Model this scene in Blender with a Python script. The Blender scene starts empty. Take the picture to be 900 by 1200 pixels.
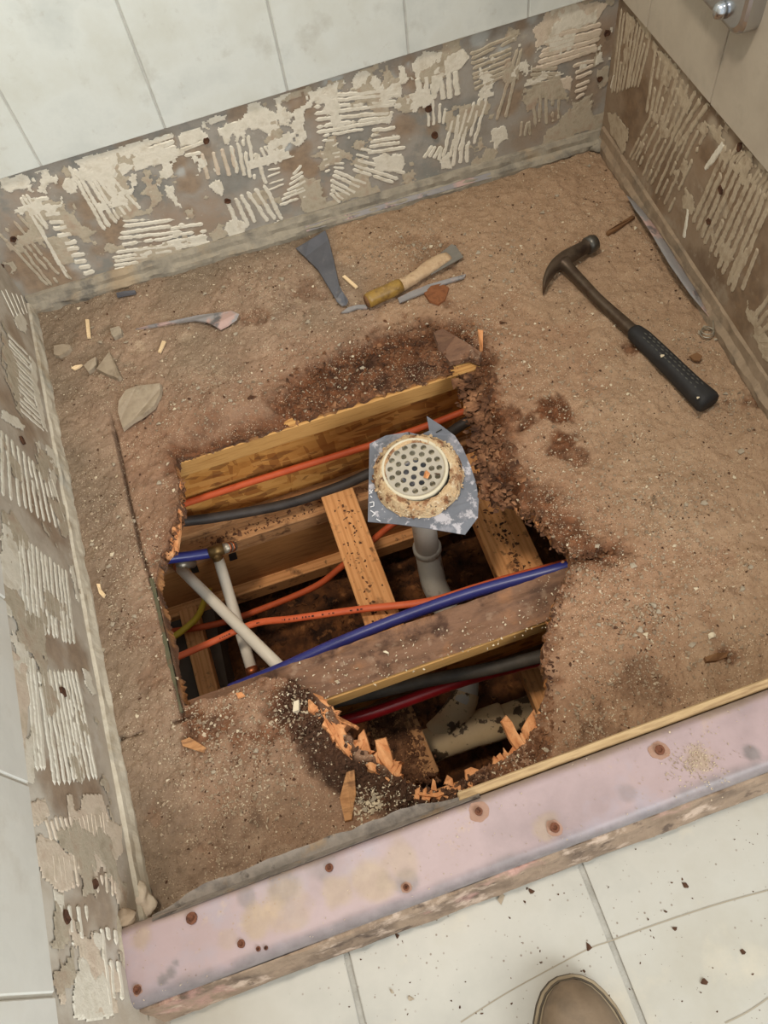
import bpy, bmesh, math, random
import numpy as np
from mathutils import Vector, Matrix
from mathutils.geometry import tessellate_polygon

# ------------------------------------------------------------------ camera, light, exposure
SC = bpy.context.scene
COL = SC.collection
CAM = np.array([.42696, -1.20823, .95051]); ROT = (.53228, .11227, -.28889); FPX = 906.3
cd = bpy.data.cameras.new('camera'); cam = bpy.data.objects.new('camera', cd); COL.objects.link(cam)
cam.location = CAM; cam.rotation_euler = ROT
cd.sensor_fit = 'AUTO'; cd.sensor_width = 36; cd.lens = FPX / 1200 * 36
cd.clip_start = .01
SC.camera = cam
SC.view_settings.view_transform = 'Standard'; SC.view_settings.look = 'None'
SC.view_settings.gamma = 1; SC.view_settings.use_curve_mapping = False
SC.view_settings.exposure = 0.0
wd = bpy.data.worlds.new('world'); SC.world = wd; wd.use_nodes = True
wd.node_tree.nodes['Background'].inputs[0].default_value = (.90, .97, 1.0, 1)
wd.node_tree.nodes['Background'].inputs[1].default_value = .95

def area_light(name, loc, target, size, energy, color):
    l = bpy.data.lights.new(name, 'AREA'); l.shape = 'DISK'; l.size = size; l.energy = energy; l.color = color
    o = bpy.data.objects.new(name, l); COL.objects.link(o); o.location = loc
    o.rotation_euler = (Vector(target) - Vector(loc)).to_track_quat('-Z', 'Y').to_euler()
    return o
area_light('ceiling_lamp', (.14, -.78, 2.35), (.4, -.8, 0), .30, 27, (1.0, .89, .76))
area_light('window_light', (1.5, -3.0, 1.55), (.3, -.1, .2), 1.3, 60, (.93, .97, 1.0))

# ------------------------------------------------------------------ photograph geometry helpers
AL, AR, W = .07502, -.05989, 1.104
H1, H2, HL = .252, .2665, .2537
CURB_D, CURB_A, CURB_W, CURB_H, ZT = 1.070, -.02712, .0767, .0857, -.0114
def Rm(rx, ry, rz):
    cx, sx, cy, sy, cz, sz = np.cos(rx), np.sin(rx), np.cos(ry), np.sin(ry), np.cos(rz), np.sin(rz)
    return np.array([[cz,-sz,0],[sz,cz,0],[0,0,1]]) @ np.array([[cy,0,sy],[0,1,0],[-sy,0,cy]]) @ np.array([[1,0,0],[0,cx,-sx],[0,sx,cx]])
RM = Rm(*ROT)
def plane(u, v, n, c):
    n = np.array(n, float); d = RM @ np.array([(u - 450) / FPX, -(v - 600) / FPX, -1.0])
    return CAM + (c - n @ CAM) / (n @ d) * d
def P(u, v, z=0.): return plane(u, v, (0, 0, 1), z)
def PY(u, v, y=0.): return plane(u, v, (0, 1, 0), y)
def PL(u, v, o=0.): return plane(u, v, (1, AL, 0), o)
def PR(u, v, o=0.): return plane(u, v, (1, AR, 0), W + o)
def xl(y): return -AL * y
def xr(y): return W - AR * y
def yc(x): return -CURB_D - CURB_A * x      # inner line of the curb

# ------------------------------------------------------------------ numpy noise
_rng = np.random.RandomState(7)
TAB = _rng.rand(256, 256)
def vnoise(x, y, s=0):
    x = np.asarray(x, float) + s * 17.3; y = np.asarray(y, float) + s * 31.7
    xi = np.floor(x).astype(int); yi = np.floor(y).astype(int)
    fx = x - xi; fy = y - yi
    fx = fx * fx * (3 - 2 * fx); fy = fy * fy * (3 - 2 * fy)
    a = TAB[xi & 255, yi & 255]; b = TAB[(xi + 1) & 255, yi & 255]
    c = TAB[xi & 255, (yi + 1) & 255]; d = TAB[(xi + 1) & 255, (yi + 1) & 255]
    return (a * (1 - fx) + b * fx) * (1 - fy) + (c * (1 - fx) + d * fx) * fy
def fbm(x, y, sc, oc=4, s=0):
    r = 0; amp = .5; t = 0
    x = np.asarray(x, float); y = np.asarray(y, float)
    for k in range(oc):
        r = r + amp * vnoise(x * sc, y * sc, s + k); t += amp; amp *= .5; sc *= 2.03
    return r / t
def sstep(a, b, x):
    t = np.clip((x - a) / (b - a), 0, 1); return t * t * (3 - 2 * t)
def inpoly(x, y, poly):
    ins = np.zeros(np.shape(x), bool); n = len(poly)
    for i in range(n):
        x1, y1 = poly[i]; x2, y2 = poly[(i + 1) % n]
        if y1 == y2: continue
        c = ((y1 > y) != (y2 > y)) & (x < (x2 - x1) * (y - y1) / (y2 - y1) + x1)
        ins ^= c
    return ins
def segdist(x, y, pts, closed=False):
    d = np.full(np.shape(x), 1e9); n = len(pts)
    for i in range(n if closed else n - 1):
        ax, ay = pts[i][:2]; bx, by = pts[(i + 1) % n][:2]
        dx, dy = bx - ax, by - ay; L = dx * dx + dy * dy + 1e-12
        t = np.clip(((x - ax) * dx + (y - ay) * dy) / L, 0, 1)
        d = np.minimum(d, np.hypot(x - ax - t * dx, y - ay - t * dy))
    return d

# ------------------------------------------------------------------ materials
def s2l(c):
    return tuple(((v / 255) / 12.92 if v / 255 <= .04045 else ((v / 255 + .055) / 1.055) ** 2.4) for v in c) + (1,)
def mat(name, cols, scale=12, rough=.8, metal=0, bump=.15, bscale=None, stretch=(1, 1, 1), layers=(), detail=6, spec=.3, dist=0, bdist=.002):
    """cols: sRGB ramp over noise; layers: (kind, params, colour, amount)"""
    m = bpy.data.materials.new(name); m.use_nodes = True
    nt = m.node_tree; N = nt.nodes; L = nt.links
    b = N['Principled BSDF']
    b.inputs['Roughness'].default_value = rough; b.inputs['Metallic'].default_value = metal
    b.inputs['Specular IOR Level'].default_value = spec
    tc = N.new('ShaderNodeTexCoord'); mp = N.new('ShaderNodeMapping')
    mp.inputs['Scale'].default_value = stretch
    L.new(tc.outputs['Object'], mp.inputs['Vector'])
    def noise(sc, det=detail, vec=None, di=0):
        n = N.new('ShaderNodeTexNoise'); n.inputs['Scale'].default_value = sc; n.inputs['Detail'].default_value = det
        n.inputs['Roughness'].default_value = .62; n.inputs['Distortion'].default_value = di
        L.new(vec or mp.outputs['Vector'], n.inputs['Vector']); return n.outputs['Fac']
    def ramp(sock, pts):
        r = N.new('ShaderNodeValToRGB'); e = r.color_ramp.elements
        while len(e) < len(pts): e.new(.5)
        for i, (p, c) in enumerate(pts): e[i].position = p; e[i].color = c
        L.new(sock, r.inputs['Fac']); return r.outputs['Color']
    def grey(v): return (v, v, v, 1)
    k = len(cols)
    if k == 1:
        rgb = N.new('ShaderNodeRGB'); rgb.outputs[0].default_value = s2l(cols[0]); cur = rgb.outputs[0]
    else:
        cur = ramp(noise(scale, di=dist), [(.3 + .4 * i / (k - 1), s2l(c)) for i, c in enumerate(cols)])
    for kind, prm, colr, amt in layers:
        if kind == 'noise':
            sc, lo, hi = prm[:3]
            f = ramp(noise(sc, 7, tc.outputs['Object'] if len(prm) > 3 else None), [(lo, grey(0)), (hi, grey(amt))])
        elif kind == 'voro':
            sc, lo, hi = prm[:3]
            vn = N.new('ShaderNodeTexVoronoi'); vn.inputs['Scale'].default_value = sc
            L.new(tc.outputs['Object'], vn.inputs['Vector'])
            f = ramp(vn.outputs['Distance'], [(lo, grey(amt)), (hi, grey(0))])
            if len(prm) > 3:   # only where a coarser noise allows it
                g = ramp(noise(prm[3], 4, tc.outputs['Object']), [(prm[4], grey(0)), (prm[5], grey(1))])
                mm = N.new('ShaderNodeMath'); mm.operation = 'MULTIPLY'; L.new(f, mm.inputs[0]); L.new(g, mm.inputs[1]); f = mm.outputs[0]
        elif kind == 'cell':   # voronoi cell colour picks
            sc, lo, hi, st, rz = prm
            mp2 = N.new('ShaderNodeMapping'); mp2.inputs['Scale'].default_value = st; mp2.inputs['Rotation'].default_value = rz
            L.new(tc.outputs['Object'], mp2.inputs['Vector'])
            vn = N.new('ShaderNodeTexVoronoi'); vn.inputs['Scale'].default_value = sc
            L.new(mp2.outputs['Vector'], vn.inputs['Vector'])
            sx = N.new('ShaderNodeSeparateColor'); L.new(vn.outputs['Color'], sx.inputs[0])
            f = ramp(sx.outputs[0], [(lo, grey(0)), (hi, grey(amt))])
        elif kind == 'attr':
            at = N.new('ShaderNodeAttribute'); at.attribute_name = prm[0]
            if prm[1] == 'A': f = at.outputs['Alpha']
            else:
                sx = N.new('ShaderNodeSeparateColor'); L.new(at.outputs['Color'], sx.inputs[0]); f = sx.outputs['RGB'.index(prm[1])]
            mm = N.new('ShaderNodeMath'); mm.operation = 'MULTIPLY'; mm.inputs[1].default_value = amt; mm.use_clamp = True
            L.new(f, mm.inputs[0]); f = mm.outputs[0]
        elif kind == 'wave':
            sc, di, lo, hi = prm
            wv = N.new('ShaderNodeTexWave'); wv.bands_direction = 'Y'; wv.inputs['Scale'].default_value = sc
            wv.inputs['Distortion'].default_value = di; wv.inputs['Detail'].default_value = 3
            mp2 = N.new('ShaderNodeMapping'); mp2.inputs['Scale'].default_value = (.12, 1, 1)
            L.new(tc.outputs['Object'], mp2.inputs['Vector']); L.new(mp2.outputs['Vector'], wv.inputs['Vector'])
            f = ramp(wv.outputs['Fac'], [(lo, grey(0)), (hi, grey(amt))])
        mx = N.new('ShaderNodeMix'); mx.data_type = 'RGBA'
        L.new(f, mx.inputs[0]); L.new(cur, mx.inputs[6])
        if isinstance(colr, list):
            L.new(ramp(noise(60, 5, tc.outputs['Object']), [(.33, s2l(colr[0])), (.67, s2l(colr[1]))]), mx.inputs[7])
        else: mx.inputs[7].default_value = s2l(colr)
        cur = mx.outputs[2]
    L.new(cur, b.inputs['Base Color'])
    if bump:
        bn = N.new('ShaderNodeBump'); bn.inputs['Strength'].default_value = bump; bn.inputs['Distance'].default_value = bdist
        L.new(noise(bscale or scale * 6, 8), bn.inputs['Height']); L.new(bn.outputs['Normal'], b.inputs['Normal'])
    return m

M = {}
M['tile'] = mat('wall tile glaze', [(196,199,192),(214,216,208),(204,204,192)], 7, .35, bump=.03, bscale=20, spec=.4,
    layers=[('noise', (16, .58, .74), (176,172,158), .55), ('noise', (45, .62, .72), (186,182,170), .5)])
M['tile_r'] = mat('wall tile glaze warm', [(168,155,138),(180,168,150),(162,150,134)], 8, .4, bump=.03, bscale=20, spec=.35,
    layers=[('noise', (16, .6, .76), (165,150,132), .6)])  # right wall's dimmer light is painted into this darker glaze
M['tile_l'] = mat('wall tile glaze left', [(200,198,188),(214,212,202),(206,202,190)], 7, .35, bump=.03, bscale=20, spec=.35,
    layers=[('noise', (16, .6, .76), (186,178,162), .5)])
M['grout'] = mat('grout', [(176,174,166),(196,193,184)], 60, .9)
M['grout_w'] = mat('pale grout', [(186,178,164),(200,194,180)], 60, .9)
M['board'] = mat('cement board', [(134,124,110),(160,153,142),(149,136,119)], 9, .9, bump=.25, bscale=160, detail=9,
    layers=[('noise', (6, .50, .62), (158,134,112), .65), ('noise', (11, .56, .64), (132,131,124), .8),
            ('noise', (26, .6, .68), (178,168,150), .6), ('noise', (70, .62, .7), (196,188,172), .5),
            ('attr', ('stain', 'B'), [(124,121,113),(142,139,131)], .85), ('attr', ('stain', 'R'), [(128,106,84),(160,134,106)], .9), ('attr', ('stain', 'G'), (196,200,196), .75)])
M['board_l'] = mat('cement board left', [(160,147,130),(190,179,162),(176,161,141)], 9, .9, bump=.25, bscale=160, detail=9,
    layers=[('noise', (7, .50, .62), (146,124,103), .6), ('noise', (12, .57, .65), (196,188,174), .7), ('noise', (50, .6, .68), (204,196,180), .5),
            ('attr', ('stain', 'R'), [(128,104,82),(158,134,108)], .85), ('attr', ('stain', 'G'), (210,203,188), .8)])
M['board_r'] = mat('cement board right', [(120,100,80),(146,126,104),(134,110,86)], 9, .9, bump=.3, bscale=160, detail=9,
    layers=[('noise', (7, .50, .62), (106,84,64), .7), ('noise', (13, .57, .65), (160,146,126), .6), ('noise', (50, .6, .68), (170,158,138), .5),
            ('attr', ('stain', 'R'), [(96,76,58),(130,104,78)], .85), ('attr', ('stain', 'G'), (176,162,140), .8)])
M['thinset'] = mat('thinset', [(206,198,178),(222,214,196),(199,188,166)], 40, .9, bump=.35, bscale=300)
M['thinset_tan'] = mat('thinset worn', [(160,146,124),(184,172,150),(172,150,128)], 40, .9, bump=.35, bscale=300)
M['thinset_pink'] = mat('thinset pinkish', [(198,178,156),(212,196,174),(190,174,150)], 40, .9, bump=.35, bscale=300)
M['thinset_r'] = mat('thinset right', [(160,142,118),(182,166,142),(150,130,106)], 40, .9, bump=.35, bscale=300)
M['mortar'] = mat('mortar lip', [(128,120,106),(156,146,128),(112,106,96)], 20, .95, bump=.5, bscale=150,
    layers=[('noise', (9, .55, .66), (168,146,116), .7), ('noise', (14, .6, .7), (88,86,82), .7)])
M['mortar_l'] = mat('mortar lip pale', [(178,164,142),(200,190,170),(160,144,120)], 20, .95, bump=.4, bscale=150,
    layers=[('noise', (9, .58, .68), (150,150,142), .6)])
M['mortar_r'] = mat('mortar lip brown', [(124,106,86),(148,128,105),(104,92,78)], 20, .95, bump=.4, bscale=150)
M['floor'] = mat('dusty subfloor', [(126,104,86),(152,127,105),(168,142,118)], 14, .96, bump=.9, bscale=260, detail=9, spec=.1, bdist=.003,
    layers=[('noise', (55, .5, .66), (118,94,75), .65), ('noise', (5, .5, .6), (140,120,99), .6), ('noise', (21, .58, .68), (178,156,130), .55),
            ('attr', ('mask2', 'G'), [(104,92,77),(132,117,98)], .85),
            ('attr', ('mask', 'A'), [(160,128,98),(180,148,116)], .8),
            ('attr', ('mask', 'G'), [(122,84,62),(156,114,86)], .7),
            ('attr', ('mask', 'R'), [(62,36,22),(118,70,42)], .95),
            ('attr', ('mask', 'B'), [(36,23,18),(70,44,32)], .95),
            ('attr', ('mask2', 'R'), [(206,140,84),(228,168,110)], .95),
            ('attr', ('mask2', 'B'), [(58,78,58),(92,96,70)], .9),
            ('voro', (330, .16, .26, 22, .42, .62), (206,186,156), .85),
            ('voro', (190, .13, .2, 9, .5, .62), (188,170,144), .8),
            ('voro', (240, .13, .21, 30, .46, .58), (76,54,40), .8), ('voro', (420, .16, .24, 18, .44, .58), (104,80,62), .8)])
M['crumb'] = mat('rotten wood crumbs', [(58,36,24),(108,72,48),(156,112,79)], 34, .95, bump=.6, bscale=300,
    layers=[('noise', (25, .5, .62), (48,29,19), .8)])
M['grit'] = mat('mortar grit', [(140,120,98),(186,168,142),(112,90,70)], 25, .95, bump=.2)
M['grit_w'] = mat('pale grit', [(214,200,172),(188,170,142)], 25, .95, bump=.2)
M['grit_d'] = mat('dark crumbs', [(60,40,28),(88,60,42)], 25, .95, bump=.2)
M['rock'] = mat('mortar chunk', [(136,124,106),(166,152,131),(120,108,92)], 30, .95, bump=.6, bscale=220)
M['flap'] = mat('dirty liner flap', [(104,96,88),(140,130,120),(84,78,74)], 26, .9, bump=.4, bscale=160,
    layers=[('noise', (24, .55, .65), (150,126,98), .8), ('noise', (40, .6, .68), (66,58,52), .8)])
M['gravel'] = mat('dusty gravel', [(122,104,84),(160,140,116),(104,86,68)], 18, .95, bump=.3)
M['slate'] = mat('cement shard', [(140,124,104),(160,144,122),(128,112,92)], 24, .9, bump=.35, bscale=200,
    layers=[('noise', (30, .6, .7), (168,156,134), .6)])
M['bark'] = mat('bark brown chip', [(96,58,34),(134,84,52),(112,68,40)], 60, .9, bump=.6, bscale=200)
M['dimple'] = mat('scuffed rubber', [(84,82,74),(66,64,60)], 60, .8)
M['stick'] = mat('raw wood sliver', [(222,190,144),(236,210,170)], 60, .8, stretch=(1, 8, 8))
M['splinter'] = mat('splintered plywood', [(170,106,62),(206,142,92),(222,168,118)], 40, .8, stretch=(2, 1, 1), bump=.5,
    layers=[('noise', (30, .56, .68), (96,56,34), .8)])
M['flange'] = mat('pine flange', [(172,122,66),(200,152,90),(186,136,76)], 14, .7, stretch=(1, 14, 14), bump=.15,
    layers=[('wave', (34, 3, .5, .9), (154,104,54), .6)])
M['flange_d'] = mat('dusty pine flange', [(150,104,66),(186,136,90),(120,84,56)], 14, .85, stretch=(1, 8, 8), bump=.3,
    layers=[('noise', (28, .56, .66, 1), (84,54,36), .85), ('voro', (260, .15, .22, 20, .5, .6), (190,170,140), .7)])
M['osb'] = mat('oriented strand board', [(158,100,44),(184,124,58),(170,112,50)], 30, .75, bump=.3,
    layers=[('cell', (46, .5, .56, (.45, 1, 1.6), (0, .7, 0)), (200,142,72), .7), ('cell', (40, .62, .68, (1.5, 1, .4), (0, .5, 0)), (146,88,38), .7),
            ('cell', (62, .6, .7, (.4, 1, 1.8), (0, -.6, 0)), (208,152,82), .7), ('cell', (70, .84, .88, (.5, 1, 1.6), (0, .3, 0)), (112,66,32), .6)])
M['stud'] = mat('lumber block', [(190,128,74),(214,154,98),(200,140,84)], 9, .75, stretch=(1, 14, 14), bump=.15,
    layers=[('wave', (26, 4, .55, .95), (176,112,60), .5), ('noise', (22, .56, .66, 1), (92,58,36), .8), ('noise', (60, .6, .68, 1), (64,40,26), .7)])
M['ply'] = mat('plywood beam', [(150,100,54),(176,122,70),(138,90,48)], 8, .8, stretch=(1, 8, 8), bump=.15,
    layers=[('wave', (12, 9, .5, .85), (124,78,40), .7)])
M['ply_d'] = mat('weathered beam', [(96,66,42),(120,86,56),(82,56,36)], 8, .9, stretch=(1, 8, 8), bump=.2)
M['rotjoist'] = mat('rotten joist skin', [(84,62,50),(124,92,71),(102,76,60)], 12, .95, stretch=(1, 3, 3), bump=.6, bscale=120,
    layers=[('noise', (16, .54, .64, 1), (150,106,74), .65), ('noise', (20, .54, .64, 1), (66,45,35), .85), ('noise', (45, .58, .66, 1), (150,124,102), .6), ('voro', (230, .14, .22, 12, .5, .6), (196,178,152), .8)])
M['dirt'] = mat('crawl space soil', [(46,27,15),(84,50,26),(122,76,40)], 26, .98, bump=.8, bscale=160, detail=9,
    layers=[('noise', (20, .55, .63), (30,18,11), .8), ('noise', (34, .6, .68), (158,104,60), .7)])  # orange noise paints lit bits onto the soil
M['concrete'] = mat('foundation concrete', [(74,64,54),(92,80,66)], 14, .95, bump=.3)
M['dark'] = mat('unlit framing', [(50,36,26),(66,48,34)], 10, .95)  # for the unseen boards that block light under the floor
M['orange'] = mat('orange cable jacket', [(206,92,54),(222,110,66)], 30, .5, bump=.05)
M['orange_d'] = mat('dull orange cable jacket', [(176,74,38),(196,90,48)], 30, .55, bump=.05)
M['ink'] = mat('cable print', [(70,40,28)], 10, .7, bump=0)
M['black'] = mat('black cable', [(44,38,34),(66,58,52)], 30, .55, bump=.1)
M['blackpipe'] = mat('dusty black pipe', [(60,54,48),(92,82,70)], 30, .6, bump=.1)
M['blue'] = mat('blue tubing', [(42,46,112),(54,58,130)], 20, .35, bump=.02, spec=.5)
M['red'] = mat('red tubing', [(140,22,28),(156,30,34)], 20, .35, bump=.02, spec=.5)
M['yellow'] = mat('yellow cable', [(184,158,48),(200,172,60)], 30, .5)
M['white'] = mat('white tubing', [(216,204,184),(226,216,198)], 16, .45, bump=.03)
M['brass'] = mat('brass fitting', [(120,94,56),(150,120,76)], 40, .45, metal=.8)
M['copper'] = mat('copper ring', [(150,84,52),(176,104,66)], 40, .4, metal=.8)
M['steel_b'] = mat('crimp sleeve', [(150,140,124),(176,168,150)], 40, .4, metal=.6)
M['pvc'] = mat('grey white plastic pipe', [(182,174,160),(198,190,176)], 20, .5, bump=.05,
    layers=[('noise', (40, .6, .68), (110,92,72), .6)])
M['pvc_d'] = mat('muddy plastic pipe', [(200,170,128),(214,188,148)], 20, .6, bump=.1,
    layers=[('noise', (24, .555, .58), (62,42,28), .9), ('noise', (130, .64, .68), (90,66,48), .8)])
M['strainer'] = mat('strainer plastic', [(156,147,131),(174,164,147)], 30, .5, bump=.1,
    layers=[('noise', (60, .58, .7), (150,140,124), .6)])
M['ring'] = mat('ring plastic', [(196,184,156),(206,196,172)], 30, .5, bump=.05)
M['foam'] = mat('crusty sealant', [(184,146,104),(204,178,140),(166,116,74)], 30, .95, bump=.9, bscale=220, bdist=.004,
    layers=[('noise', (38, .52, .60), (124,76,46), .85), ('noise', (70, .58, .64), (70,44,30), .85), ('noise', (55, .6, .68), (222,206,174), .8)])
M['membrane'] = mat('grey liner sheet', [(92,94,100),(112,114,120)], 14, .55, bump=.1,
    layers=[('noise', (18, .52, .60, 1), (150,146,150), .75), ('noise', (60, .55, .61, 1), (186,180,182), .8), ('attr', ('stain', 'R'), (110,112,118), 1.0)])
M['chalk'] = mat('pale marking', [(206,204,204)], 10, .9, bump=0)
M['tar'] = mat('black sealant', [(34,30,28)], 10, .5)
M['liner'] = mat('dark liner shard', [(78,78,82),(98,98,102)], 18, .6, bump=.1,
    layers=[('noise', (40, .6, .7), (126,120,116), .6)])
M['liner_p'] = mat('pale liner strip', [(128,124,122),(152,146,142)], 18, .7, bump=.2,
    layers=[('noise', (22, .52, .6), (184,150,138), .8), ('noise', (30, .58, .66), (84,84,84), .8)])
M['pink'] = mat('pink curb membrane', [(140,122,121),(162,141,140),(152,131,128)], 7, .45, bump=.06, bscale=40, spec=.4,
    layers=[('noise', (9, .52, .64), (152,142,148), .75), ('noise', (14, .6, .7), (186,160,132), .75),
            ('attr', ('stain', 'R'), [(94,88,85),(120,113,110)], .85), ('attr', ('stain', 'G'), [(146,124,100),(166,144,116)], .85),
            ('voro', (160, .12, .2, 14, .55, .65), (150,120,88), .8)])
M['rust'] = mat('rusty screw', [(76,46,34),(112,70,50),(56,36,28)], 90, .9, bump=.4)
M['rustdark'] = mat('dark screw hole', [(60,40,32),(90,60,42),(44,32,26)], 120, .95, bump=.4)
M['halo'] = mat('rust stain', [(146,112,92),(160,128,112)], 50, .9)
M['lath'] = mat('tan wood lath', [(160,132,94),(184,156,116),(140,112,80)], 12, .85, stretch=(1, 10, 10), bump=.2)
M['curbwood'] = mat('dirty curb side', [(116,96,78),(146,124,103),(94,77,64)], 16, .95, bump=.5, bscale=120,
    layers=[('noise', (20, .54, .62), (194,170,150), .8), ('noise', (30, .58, .66), (84,68,58), .85), ('noise', (12, .58, .68), (186,142,130), .7)])
M['ftile'] = mat('floor tile', [(158,155,145),(173,169,158),(164,158,144)], 5, .4, bump=.03, bscale=30, spec=.4,
    layers=[('noise', (8, .56, .72), (196,184,160), .6), ('voro', (110, .09, .15, 7, .5, .62), (110,92,76), .8)])
M['fgrout'] = mat('floor grout', [(142,138,128),(168,164,154)], 60, .95, bump=.4)
M['crack'] = mat('hairline', [(150,140,122)], 20, .9, bump=0)
M['hammersteel'] = mat('worn hammer steel', [(58,46,37),(92,78,64),(70,54,43)], 24, .45, metal=.55, bump=.1,
    layers=[('noise', (30, .58, .68), (104,84,66), .7)])
M['hammerface'] = mat('hammer face steel', [(84,80,74),(110,106,98)], 24, .35, metal=.7)
M['rubber'] = mat('black rubber grip', [(34,33,33),(48,46,45)], 30, .65, bump=.1)
M['fleck'] = mat('pale fleck', [(190,176,146)], 10, .9, bump=0)
M['handle'] = mat('amber scraper handle', [(120,92,40),(152,118,52),(100,72,34)], 40, .45, bump=.1, spec=.5,
    layers=[('noise', (50, .58, .66), (170,136,96), .7)])
M['blade'] = mat('scraper blade', [(120,116,108),(146,140,130)], 30, .5, metal=.5, bump=.1)
M['caked'] = mat('caked mortar', [(168,136,104),(192,164,130),(146,114,84)], 40, .95, bump=.7, bscale=200)
M['leather'] = mat('brown leather', [(92,80,66),(122,104,84),(104,88,70)], 16, .6, bump=.2, bscale=200)
M['sole'] = mat('shoe sole', [(70,62,52),(88,78,64)], 20, .8)
M['welt'] = mat('shoe welt', [(150,134,108),(130,114,90)], 20, .7)
M['chrome'] = mat('chrome', [(190,192,196),(206,208,212)], 6, .18, metal=1.0, bump=0)
M['paint'] = mat('painted wall', [(214,214,208),(222,222,216)], 4, .8, bump=.05)

# ------------------------------------------------------------------ object helpers
def link(name, me, m=None, parent=None, smooth=False):
    o = bpy.data.objects.new(name, me); COL.objects.link(o)
    if m is not None:
        for x in (m if isinstance(m, (list, tuple)) else [m]): me.materials.append(M[x] if isinstance(x, str) else x)
    if smooth: me.polygons.foreach_set('use_smooth', [True] * len(me.polygons))
    if parent is not None: o.parent = parent; o.matrix_parent_inverse = Matrix.Translation(-Vector(parent_loc(parent)))
    return o
def parent_loc(p):
    v = Vector(p.location)
    if p.parent: v += parent_loc(p.parent) + p.matrix_parent_inverse.translation
    return v
def mesh(name, V, F):
    me = bpy.data.meshes.new(name); me.from_pydata([tuple(map(float, v)) for v in V], [], [tuple(map(int, f)) for f in F]); me.update(); return me
def empty(name, loc, label=None, cat=None, group=None, kind=None):
    o = bpy.data.objects.new(name, None); COL.objects.link(o); o.location = tuple(map(float, loc)); o.empty_display_size = .02
    return tag(o, label, cat, group, kind)
def tag(o, label=None, cat=None, group=None, kind=None):
    if label: o['label'] = label
    if cat: o['category'] = cat
    if group: o['group'] = group
    if kind: o['kind'] = kind
    return o
def recenter(o):
    """put a top-level mesh's origin at its base centre"""
    me = o.data; n = len(me.vertices); a = np.empty(n * 3); me.vertices.foreach_get('co', a); a = a.reshape(-1, 3)
    c = (a.min(0) + a.max(0)) / 2; c[2] = a[:, 2].min()
    me.vertices.foreach_set('co', (a - c).ravel()); me.update(); o.location = tuple(c); return o
class MB:
    def __init__(s): s.V = []; s.F = []
    def add(s, V, F):
        k = len(s.V); s.V += [tuple(map(float, v)) for v in V]; s.F += [tuple(i + k for i in f) for f in F]; return s
    def build(s, name, m, parent=None, smooth=False): return link(name, mesh(name, s.V, s.F), m, parent, smooth)
def box_vf(lo, hi):
    x0, y0, z0 = lo; x1, y1, z1 = hi
    V = [(x0,y0,z0),(x1,y0,z0),(x1,y1,z0),(x0,y1,z0),(x0,y0,z1),(x1,y0,z1),(x1,y1,z1),(x0,y1,z1)]
    return V, [(0,3,2,1),(4,5,6,7),(0,1,5,4),(1,2,6,5),(2,3,7,6),(3,0,4,7)]
def bevel(me, w, seg=1):
    bm = bmesh.new(); bm.from_mesh(me)
    bmesh.ops.bevel(bm, geom=bm.edges[:], offset=w, segments=seg, affect='EDGES', profile=.6)
    bm.to_mesh(me); bm.free(); me.update(); return me
def axis_frame(a, b, up=(0, 0, 1)):
    x = Vector(b) - Vector(a); L = x.length; x.normalize(); z = Vector(up); y = z.cross(x).normalized(); z = x.cross(y)
    return Matrix(((x.x, y.x, z.x, a[0]), (x.y, y.y, z.y, a[1]), (x.z, y.z, z.z, a[2]), (0, 0, 0, 1))), L
def beam(name, a, b, w, h, m, parent=None, side=1, bev=.0015):
    """lumber: a->b is its top edge, width w to the side (left of a->b if side=1), height h downward; own axes for the grain"""
    MX, L = axis_frame(a, b)
    lo, hi = (0, 0 if side > 0 else -w, -h), (L, w if side > 0 else 0, 0)
    me = mesh(name, *box_vf(lo, hi))
    if bev: bevel(me, bev)
    o = link(name, me, m)
    if parent is not None:
        o.parent = parent; o.matrix_parent_inverse = Matrix.Translation(-Vector(parent.location))
    o.matrix_basis = MX
    return o
def smooth_path(pts, n=8):
    pts = [np.array(p, float) for p in pts]
    if len(pts) < 3: return [pts[0] + (pts[-1] - pts[0]) * t for t in np.linspace(0, 1, n + 1)]
    q = [2 * pts[0] - pts[1]] + pts + [2 * pts[-1] - pts[-2]]; out = []
    for i in range(1, len(q) - 2):
        for k in range(n):
            t = k / n; a, b, c, d = q[i - 1], q[i], q[i + 1], q[i + 2]
            out.append(.5 * ((2 * b) + (-a + c) * t + (2 * a - 5 * b + 4 * c - d) * t * t + (-a + 3 * b - 3 * c + d) * t ** 3))
    out.append(q[-2]); return out
def tube_vf(path, r, seg=12, flat=1.0, caps=True, hollow=0):
    path = [np.array(p, float) for p in path]; n = len(path)
    rr = r if hasattr(r, '__len__') else [r] * n
    V = []; F = []; up = np.array([0, 0, 1.0])
    t0 = path[1] - path[0]; t0 /= np.linalg.norm(t0)
    if abs(t0[2]) > .9: up = np.array([0, 1.0, 0])
    for i in range(n):
        t = path[min(i + 1, n - 1)] - path[max(i - 1, 0)]; t /= np.linalg.norm(t) + 1e-12
        s = np.cross(t, up); s /= np.linalg.norm(s) + 1e-12; u = np.cross(s, t)
        if abs(t0[2]) > .9: up = u
        for k in range(seg):
            a = 2 * math.pi * k / seg
            V.append(path[i] + rr[i] * (math.cos(a) * s + math.sin(a) * u * flat))
    for i in range(n - 1):
        for k in range(seg):
            k2 = (k + 1) % seg
            F.append((i * seg + k, i * seg + k2, (i + 1) * seg + k2, (i + 1) * seg + k))
    if caps:
        F.append(tuple(range(seg))[::-1]); F.append(tuple(range((n - 1) * seg, n * seg)))
    return V, F
def tube(name, path, r, m, parent=None, seg=12, flat=1.0, caps=True):
    return link(name, mesh(name, *tube_vf(path, r, seg, flat, caps)), m, parent, True)
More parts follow.
